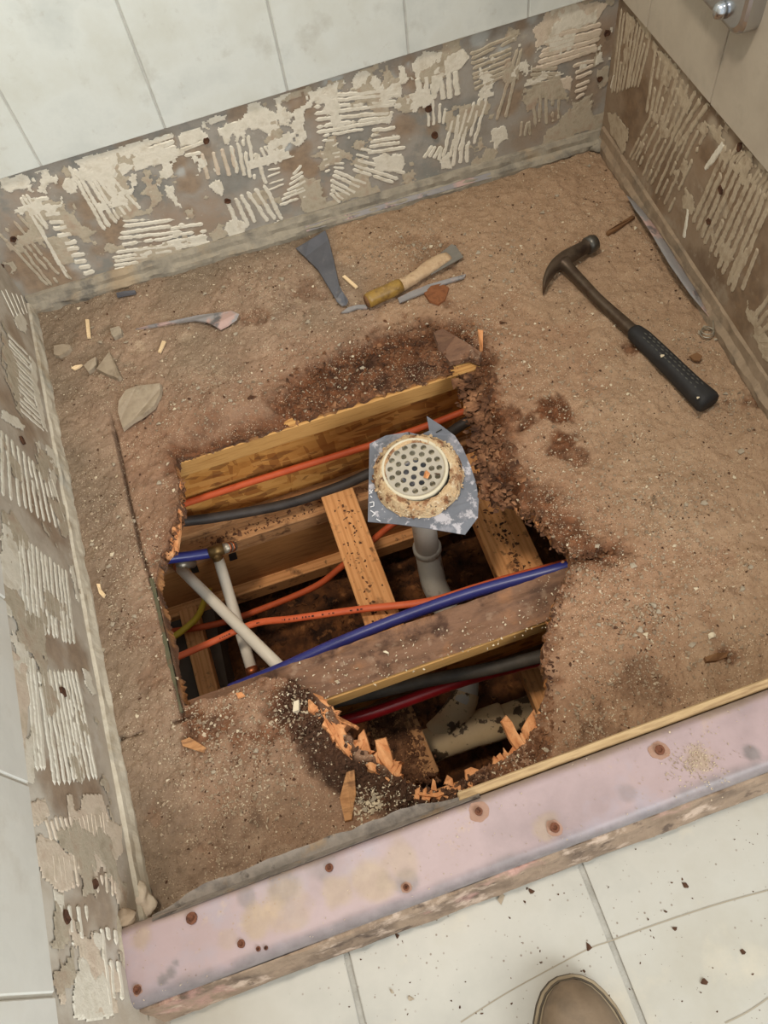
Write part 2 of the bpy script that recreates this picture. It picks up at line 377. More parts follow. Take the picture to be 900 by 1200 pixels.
def slab_vf(top, t, down=(0, 0, -1), shrink=0.0):
    """closed polygon of 3-D points extruded by thickness t along down"""
    n = len(top); d = np.array(down, float) * t; c = np.mean(top, 0)
    bot = [np.array(p) + d + (np.array(p) - c) * shrink for p in top]
    V = [tuple(p) for p in top] + [tuple(p) for p in bot]
    tri = tessellate_polygon([[Vector(p) for p in top]])
    F = []
    for a, b, cc in tri:
        F.append((a, b, cc)); F.append((a + n, cc + n, b + n))
    for i in range(n):
        j = (i + 1) % n; F.append((i, i + n, j + n, j))
    return V, F
def fixn(me):
    bm = bmesh.new(); bm.from_mesh(me); bmesh.ops.recalc_face_normals(bm, faces=bm.faces); bm.to_mesh(me); bm.free(); me.update(); return me
def slab(name, top, t, m, parent=None, down=(0, 0, -1), shrink=0.0):
    return link(name, fixn(mesh(name, *slab_vf(top, t, down, shrink))), m, parent)
def rough_outline(pts, step, amp, seed=0):
    """resample a closed 3-D polygon, jittered"""
    r = random.Random(seed); out = []; n = len(pts)
    for i in range(n):
        a = np.array(pts[i], float); b = np.array(pts[(i + 1) % n], float); k = max(1, int(np.linalg.norm(b - a) / step))
        for j in range(k):
            p = a + (b - a) * j / k
            out.append(p + np.array([r.uniform(-amp, amp), r.uniform(-amp, amp), 0]) if (j or 1) else p)
    return out
def set_attr(me, name, rgba):
    at = me.attributes.new(name, 'FLOAT_COLOR', 'POINT'); at.data.foreach_set('color', np.ascontiguousarray(rgba, dtype=np.float32).ravel())

# ------------------------------------------------------------------ walls
WALLTOP = 1.28
class Wall:
    """a wall plane: st() gives (s along, z up) of a pixel, xyz() the point at offset o off the wall into the room"""
    def __init__(s, kind):
        s.kind = kind
        if kind == 'back': s.n = np.array([0, -1.0, 0]); s.o = np.array([0, 0, 0.]); s.t = np.array([1.0, 0, 0])
        if kind == 'left': s.n = np.array([1, AL, 0]) / math.hypot(1, AL); s.o = np.array([0, 0, 0.]); s.t = np.array([AL, -1, 0]) / math.hypot(1, AL)
        if kind == 'right': s.n = np.array([-1, -AR, 0]) / math.hypot(1, AR); s.o = np.array([W, 0, 0.]); s.t = np.array([AR, -1, 0]) / math.hypot(1, AR)
    def st(s, u, v):
        p = plane(u, v, s.n, s.n @ s.o); return np.array([(p - s.o) @ s.t, p[2]])
    def xyz(s, a, z, off=0.): return s.o + s.t * a + s.n * off + np.array([0, 0, z])
    def pts(s, A, Z, O):
        return s.o[None] + np.outer(A, s.t) + np.outer(O, s.n) + np.outer(Z, [0, 0, 1.0])
WB, WL, WR = Wall('back'), Wall('left'), Wall('right')

def board(name, w, s0, s1, z0, z1, m, stains, n=(260, 70)):
    """cement board: gently uneven front face with stain masks, real thickness behind"""
    S, Z = np.meshgrid(np.linspace(s0, s1, n[0]), np.linspace(z0, z1, n[1]), indexing='ij')
    S = S.ravel(); Z = Z.ravel()
    O = (fbm(S, Z, 14, 3, 3) - .55) * .0008 + (fbm(S, Z, 90, 2, 9) - .5) * .0002
    col = np.zeros((len(S), 4)); col[:, 3] = 1
    for (u, v, r, amt, ch) in stains:
        c = w.st(u, v); d = np.hypot(S - c[0], Z - c[1]) + (fbm(S, Z, 30, 4, ch + 5) - .5) * r * 1.3
        col[:, ch] = np.maximum(col[:, ch], amt * sstep(r, r * .35, d))
    V = list(w.pts(S, Z, O)); nv = len(V)
    F = []
    for i in range(n[0] - 1):
        for j in range(n[1] - 1):
            k = i * n[1] + j; F.append((k, k + n[1], k + n[1] + 1, k + 1))
    cs = [w.xyz(a, z, -.012) for a, z in ((s0, z0), (s1, z0), (s1, z1), (s0, z1))]
    V += cs; F.append((nv, nv + 1, nv + 2, nv + 3))
    ring = [i * n[1] for i in range(n[0])], [(n[0] - 1) * n[1] + j for j in range(n[1])], [i * n[1] + n[1] - 1 for i in range(n[0] - 1, -1, -1)], [j for j in range(n[1] - 1, -1, -1)]
    for q, rr in enumerate(ring): F.append(tuple(rr) + (nv + (q + 1) % 4, nv + q))
    me = mesh(name, V, F); fixn(me)
    set_attr(me, 'stain', np.vstack([col, np.zeros((4, 4))]))
    return tag(link(name, me, m), kind='structure')

def ridge_vf(w, a, b, wd, h, seed, brk=.30, bow=0.):
    """one trowel ridge: a low ragged ribbon with a crest, broken where the thinset stayed on the tile"""
    a = np.array(a); b = np.array(b); L = np.linalg.norm(b - a); n = max(6, int(L / .0022))
    t = np.linspace(0, 1, n); d = (b - a) / (L + 1e-9); nn = np.array([-d[1], d[0]])
    off = (vnoise(t * L * 70, np.full(n, seed * 3.1), 1) - .5) * .0022 + bow * np.sin(t * math.pi)
    wv = wd * 1.22 * (.72 + .42 * fbm(t * L, np.full(n, seed * 1.7), 120, 3, 2))
    k = fbm(t * L, np.full(n, seed * .37), 42, 3, 4)
    wv = wv * sstep(brk, brk + .07, k) * sstep(0, .04, t) * sstep(1, .96, t)
    c = a[None] + (b - a)[None] * t[:, None] + nn[None] * off[:, None]
    e1 = wv * (.8 + .45 * vnoise(t * L * 330, np.full(n, seed + .5), 6)); e2 = wv * (.8 + .45 * vnoise(t * L * 330, np.full(n, seed + .9), 7))
    hh = h * np.clip(wv / wd, 0, 1)
    A = c - nn * e1[:, None] * .5; B = c + nn * e2[:, None] * .5; A2 = c - nn * e1[:, None] * .3; B2 = c + nn * e2[:, None] * .3
    V = np.concatenate([w.pts(q[:, 0], q[:, 1], o) for q, o in ((A, np.full(n, .0004)), (A2, .0004 + hh * .9), (B2, .0004 + hh), (B, np.full(n, .0004)))])
    F = []
    for i in range(n - 1):
        if wv[i] < wd * .12 and wv[i + 1] < wd * .12: continue
        for j in range(3): F.append((j * n + i, j * n + i + 1, (j + 1) * n + i + 1, (j + 1) * n + i))
    return list(V), F
def blob_vf(w, poly, h=.0014, rough=1.0, seed=0, step=.0019):
    """a smear of thinset: thin plate with ragged rim and uneven top"""
    pts = np.array([w.st(*p) for p in poly]); lo = pts.min(0) - .004; hi = pts.max(0) + .004
    nx, nz = int((hi[0] - lo[0]) / step) + 2, int((hi[1] - lo[1]) / step) + 2
    X, Z = np.meshgrid(lo[0] + np.arange(nx) * step, lo[1] + np.arange(nz) * step, indexing='ij')
    wx = (fbm(X, Z, 90, 3, seed + 1) - .5) * .011 * rough; wz = (fbm(X, Z, 90, 3, seed + 5) - .5) * .011 * rough
    ins = inpoly(X + wx, Z + wz, pts); d = segdist(X + wx, Z + wz, pts, True)
    O = .0003 + np.where(ins, h * sstep(0, .003, d) * (.6 + .8 * fbm(X, Z, 60, 3, seed + 2)), 0)
    cell = ins[:-1, :-1] & ins[1:, :-1] & ins[1:, 1:] & ins[:-1, 1:]
    V = w.pts(X.ravel(), Z.ravel(), O.ravel()); I, J = np.nonzero(cell)
    k = I * nz + J; F = np.stack([k, k + nz, k + nz + 1, k + 1], 1)
    u, inv = np.unique(F, return_inverse=True)
    return list(V[u]), [tuple(f) for f in inv.reshape(-1, 4)]
SEED = [0]
def film(parent, w, quad, sc, thr, m, seed, step=.0022):
    """thin leftover skim of thinset, in scraps too ragged to count"""
    pts = np.array([w.st(*q) for q in quad]); lo = pts.min(0); hi = pts.max(0); nx, nz = int((hi[0] - lo[0]) / step) + 2, int((hi[1] - lo[1]) / step) + 2
    X, Z = np.meshgrid(lo[0] + np.arange(nx) * step, lo[1] + np.arange(nz) * step, indexing='ij')
    f = fbm(X, Z, sc, 5, seed); ins = inpoly(X, Z, pts) & (f > thr)
    O = .0004 + .00017 * (seed % 5) + np.where(ins, .0006 * sstep(thr, thr + .06, f), 0); V = w.pts(X.ravel(), Z.ravel(), O.ravel())
    cell = ins[:-1, :-1] & ins[1:, :-1] & ins[1:, 1:] & ins[:-1, 1:]; I, J = np.nonzero(cell); k = I * nz + J
    F = np.stack([k, k + nz, k + nz + 1, k + 1], 1); u, inv = np.unique(F, return_inverse=True)
    me = bpy.data.meshes.new('thinset_film'); me.from_pydata(V[u].tolist(), [], inv.reshape(-1, 4).tolist()); me.update()
    return tag(link('thinset_film', me, m, parent), kind='stuff')
def patch(parent, w, ridges=(), blobs=(), m='thinset', h=.0013):
    """the thinset left by one torn-off tile, one part"""
    mb = MB()
    for (a0, b0, a1, b1, n, wd, *rest) in ridges:
        bow = rest[0] if rest else 0; brk = rest[1] if len(rest) > 1 else .30
        a0, b0, a1, b1 = [w.st(*q) for q in (a0, b0, a1, b1)]
        for i in range(n):
            t = i / max(1, n - 1); SEED[0] += 1; r = random.Random(SEED[0])
            j = lambda: np.array([r.uniform(-.003, .003), r.uniform(-.003, .003)])
            mb.add(*ridge_vf(w, a0 + (a1 - a0) * t + j() * .6, b0 + (b1 - b0) * t + j(), wd, h, SEED[0], brk, bow))
    for q in blobs:
        SEED[0] += 1; mb.add(*blob_vf(w, q, h * .8, 1.0, SEED[0]))
    return mb.build('thinset_patch', m, parent)

# back wall: board, tiles with grout, thinset
back_st = [(30, 300, .07, .9, 0), (60, 330, .06, .9, 0), (105, 240, .04, .8, 0), (130, 270, .04, .9, 0), (205, 190, .025, .8, 0), (220, 215, .03, .8, 0),
    (345, 190, .035, .9, 0), (350, 130, .03, .8, 0), (240, 180, .03, .6, 0), (475, 150, .03, .7, 0), (600, 90, .025, .8, 0), (600, 120, .03, .8, 0),
    (690, 110, .05, .7, 0), (710, 50, .04, .8, 0), (620, 150, .05, .6, 0), (155, 165, .03, .6, 0), (280, 135, .025, .7, 0), (355, 110, .02, .8, 0),
    (335, 170, .014, .9, 1), (460, 95, .02, .9, 1), (478, 75, .014, .9, 1), (390, 95, .018, .8, 1), (532, 60, .022, .9, 1), (560, 45, .02, .8, 1), (625, 20, .014, .8, 1),
    (660, 110, .018, .6, 1), (212, 200, .012, .8, 1), (590, 60, .014, .7, 1), (90, 310, .02, .5, 1)]
back_st += [(60,280,.05,.8,2),(165,228,.05,.9,2),(280,205,.055,.9,2),(410,165,.055,.9,2),(540,130,.05,.9,2),(660,85,.045,.8,2),(330,245,.03,.8,2),(480,190,.03,.6,2)]
back_st += [(u0 + k * 9, v0 + k * 27, .018, .75, 0) for u0, v0 in ((195,165),(339,118),(479,70),(612,30)) for k in range(5)] + [(70 + k * 16, 215 + k * 26, .018, .7, 0) for k in range(5)]
wall_back = board('wall_back', WB, -.02, W + .02, -.03, .30, 'board', back_st)
wall_back_u = MB(); wall_back_u.add(*box_vf((-.02, .0, .30), (W + .02, .014, WALLTOP)))
link('upper_board', mesh('upper_board', wall_back_u.V, wall_back_u.F), 'paint', wall_back)
def tile_field(parent, w, joints, zl, zfun, th, m, gm, s0, s1, rowh=.254, gap=.0032, top=WALLTOP):
    """tiles hung in rows: one object per tile, on a grout bed set back behind their faces"""
    g = MB(); V = [w.xyz(a, z, o) for o in (.0008, th - .0022) for a, z in ((s0, zfun(s0)), (s1, zfun(s1)), (s1, top), (s0, top))]
    g.add(V, [(0, 3, 2, 1), (4, 5, 6, 7), (0, 1, 5, 4), (1, 2, 6, 5), (2, 3, 7, 6), (3, 0, 4, 7)])
    link('grout', fixn(mesh('grout', g.V, g.F)), gm, parent)
    xs = sorted([s0] + [j for j in joints if s0 + .01 < j < s1 - .01] + [s1])
    r = 0; n = 0
    while True:
        ok = False
        for a, b in zip(xs[:-1], xs[1:]):
            za = zl + rowh * r; zb = min(za + rowh, top)
            if zb - za < .02: continue
            ok = True; ga = gap / 2
            a1, b1 = a + ga, b - ga
            lo = (zfun(a1), zfun(b1)) if r == 0 else (za + ga, za + ga)
            tl = random.Random(n).uniform(-.0003, .0003)
            V = [w.xyz(a1, lo[0], .001), w.xyz(b1, lo[1], .001), w.xyz(b1, zb - ga, .001), w.xyz(a1, zb - ga, .001),
                 w.xyz(a1, lo[0], th + tl), w.xyz(b1, lo[1], th), w.xyz(b1, zb - ga, th), w.xyz(a1, zb - ga, th)]
            me = mesh('tile', V, [(0,3,2,1),(4,5,6,7),(0,1,5,4),(1,2,6,5),(2,3,7,6),(3,0,4,7)]); fixn(me); bevel(me, .0011)
            link('tile', me, m, parent); n += 1
        r += 1
        if not ok: break
X0, TP = .1438, .2001
tile_field(wall_back, WB, [X0 + k * TP for k in range(6)], H1, lambda x: .2502 + .0205 * x, .008, 'tile', 'grout', 0, W)
T_ = 'thinset'
patch(wall_back, WB, [((0,273),(55,335),(20,250),(84,330),5,.0046,0,.36)], m='thinset_tan')
patch(wall_back, WB, [((36,252),(80,326),(46,262),(72,312),3,.005,0,.2), ((41,234.5),(60,233),(101,329),(115,326),13,.0085,0,.1), ((22,230),(48,268),(30,228),(58,268),3,.005,0,.25)],
      [[(0,209),(27,203),(36,213),(34,222),(13,226),(0,222)], [(35,205),(42,206),(43,215),(37,214)]])
patch(wall_back, WB, [((80,194),(121,270),(124,201),(163,245),7,.0062,0,.22), ((160,172),(203,160),(152,197),(207,181),4,.0075,0,.25),
      ((143,265),(222,254),(132,302),(205,293),6,.0066,0,.26), ((134,306),(172,299),(133,316),(158,312),3,.006,0,.2), ((140,252),(170,250),(141,258),(178,257),2,.004,0,.4), ((200,268),(240,262),(204,290),(246,284),4,.0065,0,.25)],
      [[(94,184),(122,177),(160,167),(163,180),(158,194),(140,212),(122,204),(108,196),(95,197)], [(163,297),(185,285),(205,279),(243,274),(246,287),(215,291),(190,304),(170,303)],
       [(194,218),(202,216),(211,243),(205,242),(196,228)], [(73,208),(88,205),(92,225),(82,229),(74,220)]])
patch(wall_back, WB, [((238,179),(246,210),(272,172),(277,203),4,.006,0,.2)], m='thinset_pink')
patch(wall_back, WB, [((270,170),(277,203),(291,158),(299,212),4,.0058,0,.25), ((299,178),(311,216),(299,184),(312,218),1,.006), ((306,172),(316,194),(315,170),(329,192),3,.005,0,.25),
      ((266,235),(281,266),(308,216),(332,256),6,.0068,0,.22), ((343,205),(356,194),(327,240),(359,229),7,.005,0,.3), ((212,176),(240,167),(216,183),(238,178),2,.006,0,.2), ((313,200),(330,195),(314,222),(332,216),4,.003,0,.45)],
      [[(208,159),(233,146),(247,163),(244,167),(211,170)], [(254,153),(263,143),(273,142),(287,137),(291,121),(304,120),(322,132),(327,141),(340,134),(341,143),(327,144),(329,161),(327,177),(311,157),(291,150),(289,166),(283,160),(279,170),(273,157),(266,172),(258,158)],
       [(261,261),(276,254),(295,264),(284,277),(273,278),(264,272)], [(242,214),(258,211),(264,223),(261,230),(249,226)], [(235,145),(250,136),(266,134),(264,141),(250,147)], [(318,263),(329,254),(331,257),(320,266)]])
patch(wall_back, WB, [((366,112),(470,105),(371,155),(459,141),7,.0064,0,.2), ((371,160),(425,153),(373,166),(412,162),2,.005,0,.34), ((434,153),(463,151),(431,179),(474,174),5,.0062,0,.18),
      ((418,187),(474,203),(412,198),(460,214),3,.006,0,.2), ((390,200),(428,216),(386,226),(398,236),6,.006,0,.2), ((372,172),(379,171),(381,201),(388,200),5,.0045,0,.1), ((388,172),(398,168),(390,196),(404,198),5,.004,0,.1), ((418,180),(432,184),(420,174),(436,176),2,.004,0,.2)],
      [[(437,186),(450,178),(472,179),(477,188),(472,203),(454,203),(437,199)], [(446,96),(458,92),(472,88),(471,100),(472,114),(446,116),(443,108)], [(355,112),(360,111),(362,116),(357,118)]])
patch(wall_back, WB, (), [[(372,108),(384,92),(405,90),(402,104),(388,110)], [(403,107),(424,98),(446,92),(444,100),(420,110)]], m='thinset_tan')
patch(wall_back, WB, [((489,90),(491,120),(535,82),(536,114),6,.0085,0,.22), ((530,138),(519,188),(571,107),(554,168),6,.006,0,.24), ((538,140),(530,194),(548,168),(545,190),3,.007,0,.2), ((497,185),(508,168),(513,188),(519,173),4,.0065,0,.2), ((500,112),(503,150),(522,125),(520,145),4,.005,0,.3)],
      [[(483,72),(496,61),(520,58),(539,55),(551,66),(545,80),(520,88),(493,95),(484,90)], [(514,186),(526,174),(529,199),(516,199)], [(574,153),(580,147),(594,147),(597,162),(584,170),(583,183),(579,183),(579,170),(574,166)]])
patch(wall_back, WB, [((551,63),(606,40),(556,104),(592,90),8,.0056,0,.24), ((606,56),(582,141),(612,56),(592,138),2,.0055,0,.25)], m='thinset_tan')
patch(wall_back, WB, [((640,46),(705,28),(626,80),(701,58),6,.0078,0,.16), ((672,78),(698,69),(674,115),(686,108),6,.006,0,.22)],
      [[(623,35),(643,12),(672,2),(712,3),(698,26),(655,46),(628,56)], [(652,96),(664,88),(672,92),(668,108),(656,106)]], m='thinset_pink')
patch(wall_back, WB, [((624,104),(626,150),(655,98),(655,141),5,.0055,0,.25), ((622,82),(655,80),(622,98),(655,95),4,.006,0,.2), ((666,141),(672,134),(690,124),(697,118),6,.006,0,.1), ((610,160),(612,142),(622,158),(622,140),3,.005,0,.2)], m='thinset_tan')
def screw_hole(parent, w, u, v, r=.004):
    c = w.st(u, v); pts = []
    for k in range(9):
        a = 2 * math.pi * k / 9; q = r * random.Random(k * 7 + int(u)).uniform(.7, 1.25); pts.append(w.xyz(c[0] + q * math.cos(a), c[1] + q * math.sin(a), .0034))
    pts.append(w.xyz(c[0], c[1], .0004))
    V = pts + [w.xyz(*w.st(u, v), .0034)]
    F = [(k, (k + 1) % 9, 9) for k in range(9)]
    V2 = [np.array(p) - w.n * .0030 for p in pts[:9]]
    V = pts[:9] + V2 + [w.xyz(c[0], c[1], .0022)]; F = [(k, (k + 1) % 9, 18) for k in range(9)] + [(k, (k + 1) % 9, 9 + (k + 1) % 9, 9 + k) for k in range(9)]
    link('rusty_screw', fixn(mesh('rusty_screw', V, F)), 'rustdark', parent)
for u, v in ((241,164),(266,235),(502,127),(509,158),(711,38),(702,92),(15,280),(0,311)): screw_hole(wall_back, WB, u, v, .0055)

film(wall_back, WB, [(0,212),(195,155),(337,108),(478,62),(615,18),(722,-15),(708,150),(360,250),(40,345),(0,320)], 22, .585, 'thinset_tan', 3)
film(wall_back, WB, [(0,212),(195,155),(337,108),(478,62),(615,18),(722,-15),(716,70),(360,180),(40,270),(0,260)], 34, .60, 'thinset', 14)
# left wall
left_st = [(20, 400, .05, .6, 0), (10, 480, .05, .8, 0), (30, 500, .04, .9, 0), (45, 600, .05, .9, 0), (60, 620, .04, .8, 0), (60, 755, .05, .9, 0), (90, 770, .05, .9, 0), (70, 925, .06, .9, 0), (110, 935, .05, .9, 0),
    (110, 1000, .06, .8, 0), (90, 1060, .06, .7, 0), (120, 1060, .05, .7, 0), (80, 1110, .05, .5, 0), (10, 690, .05, .9, 1), (25, 820, .05, .8, 1), (20, 740, .03, .9, 1), (60, 1000, .06, .8, 1), (50, 1080, .05, .9, 1), (40, 960, .04, .8, 1), (90, 1140, .05, .6, 1)]
wall_left = board('wall_left', WL, -.02, 1.30, -.03, .30, 'board_l', left_st)
u_ = MB(); u_.add([WL.xyz(a, z, o) for o in (0, -.014) for a, z in ((-.02, .3), (1.6, .3), (1.6, WALLTOP), (-.02, WALLTOP))], [(0,1,2,3),(7,6,5,4),(0,4,5,1),(1,5,6,2),(2,6,7,3),(3,7,4,0)])
link('upper_board', fixn(mesh('upper_board', u_.V, u_.F)), 'paint', wall_left)
jl = [.16, .36, .56, .757, .9575, 1.132, 1.332]
tile_field(wall_left, WL, jl, .258, lambda s: .2537 + .0015 * s, .008, 'tile_l', 'grout_w', .009, 1.6)
patch(wall_left, WL, [((0,338),(16,372),(24,346),(32,368),5,.005,0,.3)], [[(14,372),(24,366),(33,380),(30,392),(20,386)]])
patch(wall_left, WL, [((8,392),(33,418),(22,478),(50,504),15,.0062,0,.2)], [[(33,416),(41,424),(45,456),(56,508),(49,500),(38,462)], [(0,478),(20,490),(30,500),(26,506),(0,492)]])
patch(wall_left, WL, [((1,503),(4,582),(60,560),(79,628),11,.0066,0,.16)], [[(52,522),(63,522),(66,541),(66,583),(61,588),(55,541)], [(41,517),(46,516),(48,532),(43,530)]])
patch(wall_left, WL, [((20,622),(29,735),(77,668),(87,757),12,.0068,0,.14)], [[(0,600),(15,605),(20,650),(22,690),(15,725),(0,715)], [(80,663),(84,660),(93,700),(90,706)]])
patch(wall_left, WL, [((43,783),(64,920),(88,785),(113,915),11,.0064,0,.15), ((30,767),(44,902),(38,768),(52,905),3,.007,0,.2)], [[(96,783),(104,784),(113,813),(108,817),(98,800)]])
patch(wall_left, WL, (), [[(5,760),(30,766),(35,812),(31,880),(22,880),(14,837)], [(85,958),(103,957),(108,983),(97,1005),(86,985)], [(127,960),(143,968),(144,997),(133,1022),(126,983)], [(28,938),(53,936),(58,958),(37,972)]], m='thinset_pink')
patch(wall_left, WL, [((52,958),(60,985),(124,952),(128,985),15,.006,0,.25), ((60,1000),(66,1040),(90,1000),(95,1040),6,.005,0,.4), ((112,1025),(116,1050),(134,1022),(136,1050),5,.005,0,.35)], [[(36,985),(60,980),(82,1000),(86,1040),(70,1050),(48,1030)]], m='thinset_pink')
patch(wall_left, WL, [((70,1060),(78,1120),(100,1060),(104,1100),4,.006,0,.4), ((118,1085),(128,1180),(134,1090),(142,1170),3,.008,0,.3)],
      [[(84,1142),(94,1120),(104,1128),(110,1150),(118,1135),(130,1160),(134,1196),(84,1196)], [(108,1095),(120,1090),(124,1112),(110,1118)], [(60,1040),(75,1045),(78,1075),(66,1080)]])
for u, v in ((72,811),(25,517),(75,1077),(109,1037),(10,813)): screw_hole(wall_left, WL, u, v, .006)

film(wall_left, WL, [(0,340),(30,372),(86,640),(118,800),(150,1010),(140,1190),(66,1190),(20,925),(0,760)], 24, .59, 'thinset_tan', 4)
film(wall_left, WL, [(22,930),(118,930),(150,1030),(140,1190),(66,1190)], 26, .52, 'thinset_pink', 6)
film(wall_left, WL, [(0,600),(20,640),(36,800),(40,920),(22,920),(0,760)], 26, .47, 'thinset', 17)
# right wall
right_st = [(740, 130, .06, .9, 0), (755, 110, .05, .9, 0), (770, 215, .05, .8, 0), (750, 190, .03, .8, 0), (870, 350, .07, .8, 0), (890, 300, .03, .7, 0), (826, 180, .02, .9, 0), (845, 310, .05, .4, 0),
    (800, 110, .03, .8, 1), (780, 80, .03, .6, 1), (850, 170, .03, .8, 1), (890, 210, .03, .6, 1), (835, 145, .02, .9, 1)]
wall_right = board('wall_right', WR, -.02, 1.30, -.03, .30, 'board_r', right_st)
u_ = MB(); u_.add([WR.xyz(a, z, o) for o in (0, -.014) for a, z in ((-.02, .3), (1.3, .3), (1.3, WALLTOP), (-.02, WALLTOP))], [(0,1,2,3),(7,6,5,4),(0,4,5,1),(1,5,6,2),(2,6,7,3),(3,7,4,0)])
link('upper_board', fixn(mesh('upper_board', u_.V, u_.F)), 'paint', wall_right)
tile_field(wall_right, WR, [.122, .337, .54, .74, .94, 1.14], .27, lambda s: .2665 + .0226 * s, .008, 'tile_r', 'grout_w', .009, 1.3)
patch(wall_right, WR, [((729,10),(717,112),(764,38),(748,102),10,.0062,0,.2)], [[(711,130),(723,133),(735,149),(735,170),(730,183),(716,156)], [(757,20),(765,36),(760,46),(744,22)]], m='thinset_r')
patch(wall_right, WR, [((769,58),(758,132),(830,121),(795,172),10,.0075,0,.26), ((765,130),(738,182),(828,154),(783,249),10,.006,0,.3), ((748,165),(738,186),(756,168),(746,188),3,.006,0,.25)],
      [[(790,105),(800,98),(812,118),(806,136),(797,120)], [(768,55),(780,60),(800,84),(794,90),(776,74)]], m='thinset_r')
patch(wall_right, WR, [((852,168),(811,259),(905,232),(857,345),10,.008,0,.16), ((866,170),(856,186),(918,222),(905,242),13,.0055,0,.3), ((876,290),(858,335),(888,292),(868,340),2,.007,0,.1)],
      [[(828,142),(842,150),(852,166),(846,176),(836,162)]], m='thinset_r')
patch(wall_right, WR, [((905,345),(884,372),(912,428),(894,416),6,.007,0,.15)], m='thinset_r')
patch(wall_right, WR, [((808,244),(801,276),(809,246),(803,276),1,.007,0,.05), ((849,167),(826,196),(850,170),(828,197),2,.006,0,.02), ((720,85),(716,104),(721,86),(717,105),1,.005,0,.1)], m='thinset')
for u, v in ((846,222),(832,259),(868,172)): screw_hole(wall_right, WR, u, v, .0055)

film(wall_right, WR, [(735,5),(905,205),(905,430),(745,215),(712,150)], 24, .615, 'thinset_r', 6)
film(wall_right, WR, [(765,45),(905,205),(905,260),(830,165),(760,80)], 40, .55, 'thinset_r', 17)
# coved lips where the walls meet the pan
def lip(name, w, s0, s1, prof, m, amp=.002, seed=0):
    n = int((s1 - s0) / .004); V = []; F = []; S = np.linspace(s0, s1, n); k = len(prof)
    for j, (out, up) in enumerate(prof):
        fz = 0 if j in (0, k - 1) else 1
        o = out * (1 + .5 * (fbm(S, S * 0 + j, 18, 3, seed) - .5)) + fz * (fbm(S, S * 0 + j * .2, 60, 2, seed + 3) - .5) * amp * 2
        z = up + fz * (fbm(S, S * 0 + j * .2, 35, 3, seed + 7) - .5) * amp * 2.4
        V.append(w.pts(S, z, o))
    V = np.concatenate(V)
    for j in range(k - 1):
        for i in range(n - 1): F.append((j * n + i, j * n + i + 1, (j + 1) * n + i + 1, (j + 1) * n + i))
    return tag(link(name, fixn(mesh(name, V, F)), m, None, False), kind='structure')
bb_back = lip('baseboard_back', WB, .002, W, [(.0, .032), (.006, .031), (.009, .024), (.010, .016), (.017, .012), (.020, .006), (.017, -.006)], 'mortar', .0022, 1)
bb_left = lip('baseboard_left', WL, .01, 1.062, [(.0, .024), (.0045, .022), (.006, .012), (.0085, .004), (.009, -.008)], 'mortar_l', .0018, 2)
bb_right = lip('baseboard_right', WR, .01, 1.13, [(.0, .040), (.004, .037), (.006, .022), (.012, .014), (.012, .004), (.010, -.008)], 'mortar_r', .0018, 3)
slab('pale_edge', [WB.xyz(.52 + .045 * k, .0155 + .0012 * math.sin(k * 2), .0135) for k in range(9)] + [WB.xyz(.52 + .045 * k, .0085 + .001 * math.sin(k * 3), .0195) for k in range(8, -1, -1)], .003, 'liner_p', bb_back, down=(0, .7, -.7))

# ------------------------------------------------------------------ subfloor of the pan, with the hole cut through it
ZJ = -.030                                        # top of the joists, underside of the subfloor
def w2(pts, z=0.): return [P(u, v, z)[:2] for u, v in pts]
# outline of the hole at floor level (pixel, roughness of the edge that follows it)
HOLE_PX = [(212,547,2),(262,527,3),(332,504,3),(402,479,3),(470,458,2.5),(536,437,3),(546,452,4),(553,478,5),(562,492,5),(557,506,5),(566,522,5),(569,546,5),(563,566,5),
    (575,580,4),(592,581,4),(606,584,4),(612,594,4),(627,601,3),(641,616,3),(651,629,3),(662,640,3),(670,654,3),(664,672,4),(652,700,3),(643,728,3),(638,750,3),(636,775,3),(641,800,4),(634,830,5),
    (628,852,5),(612,873,5),(590,890,5),(560,903,4),(535,917,4),(508,926,4),(476,918,4),(452,898,5),(420,876,5),(400,854,5),(386,832,4),(372,818,3),(352,806,3),(340,797,3),
    (312,793,3),(286,806,3),(250,818,3),(216,828,2),(208,801,0),(199,757,0),(189,710,0),(181,682,0),(186,655,3),(196,640,4),(203,615,4),(208,590,4),(210,568,3)]
def rough_hole():
    r = random.Random(5); out = []; n = len(HOLE_PX)
    for i in range(n):
        u0, v0, a = HOLE_PX[i]; u1, v1, _ = HOLE_PX[(i + 1) % n]; k = max(1, int(math.hypot(u1 - u0, v1 - v0) / 5))
        for j in range(k):
            t = j / k; out.append((u0 + (u1 - u0) * t + r.uniform(-a, a) * .8, v0 + (v1 - v0) * t + r.uniform(-a, a) * .8))
    return out
BACK_Y = -.4195                                   # the floor has rotted back to the joist here and lies on it
def hole_xy(pts):
    out = []
    for u, v in pts:
        q = P(u, v)[:2]; z = P(u, v, ZJ)[:2]
        out.append((z[0], max(z[1], BACK_Y + .001) if abs(z[1] - BACK_Y) < .016 and v < 560 and u < 540 else z[1]) if (v < 556 and u < 541) else q)
    return out
HOLE = np.array(hole_xy(rough_hole())); HOLE_S = np.array(hole_xy([q[:2] for q in HOLE_PX]))
BACK_EDGE = np.array([(.10, BACK_Y), (.69, BACK_Y)])
SEAM_L = w2([(112,400),(123,455),(128,480),(151,588),(165,648),(180,690),(212,832)]); SEAM_F = w2([(130,867),(210,848)])
SB = np.array(SEAM_L[-1]); SEAM_N = np.array(SEAM_L)
def seam_x(y): return np.interp(-np.asarray(y), -SEAM_N[:, 1], SEAM_N[:, 0])
SEAM_Y = float(np.mean([p[1] for p in SEAM_F]))
ROT_LINE = np.array(w2([(215,535),(300,500),(400,455),(470,425),(520,400),(545,420),(556,460),(575,500),(580,545),(600,572),(640,598),(670,630),(700,648)]))
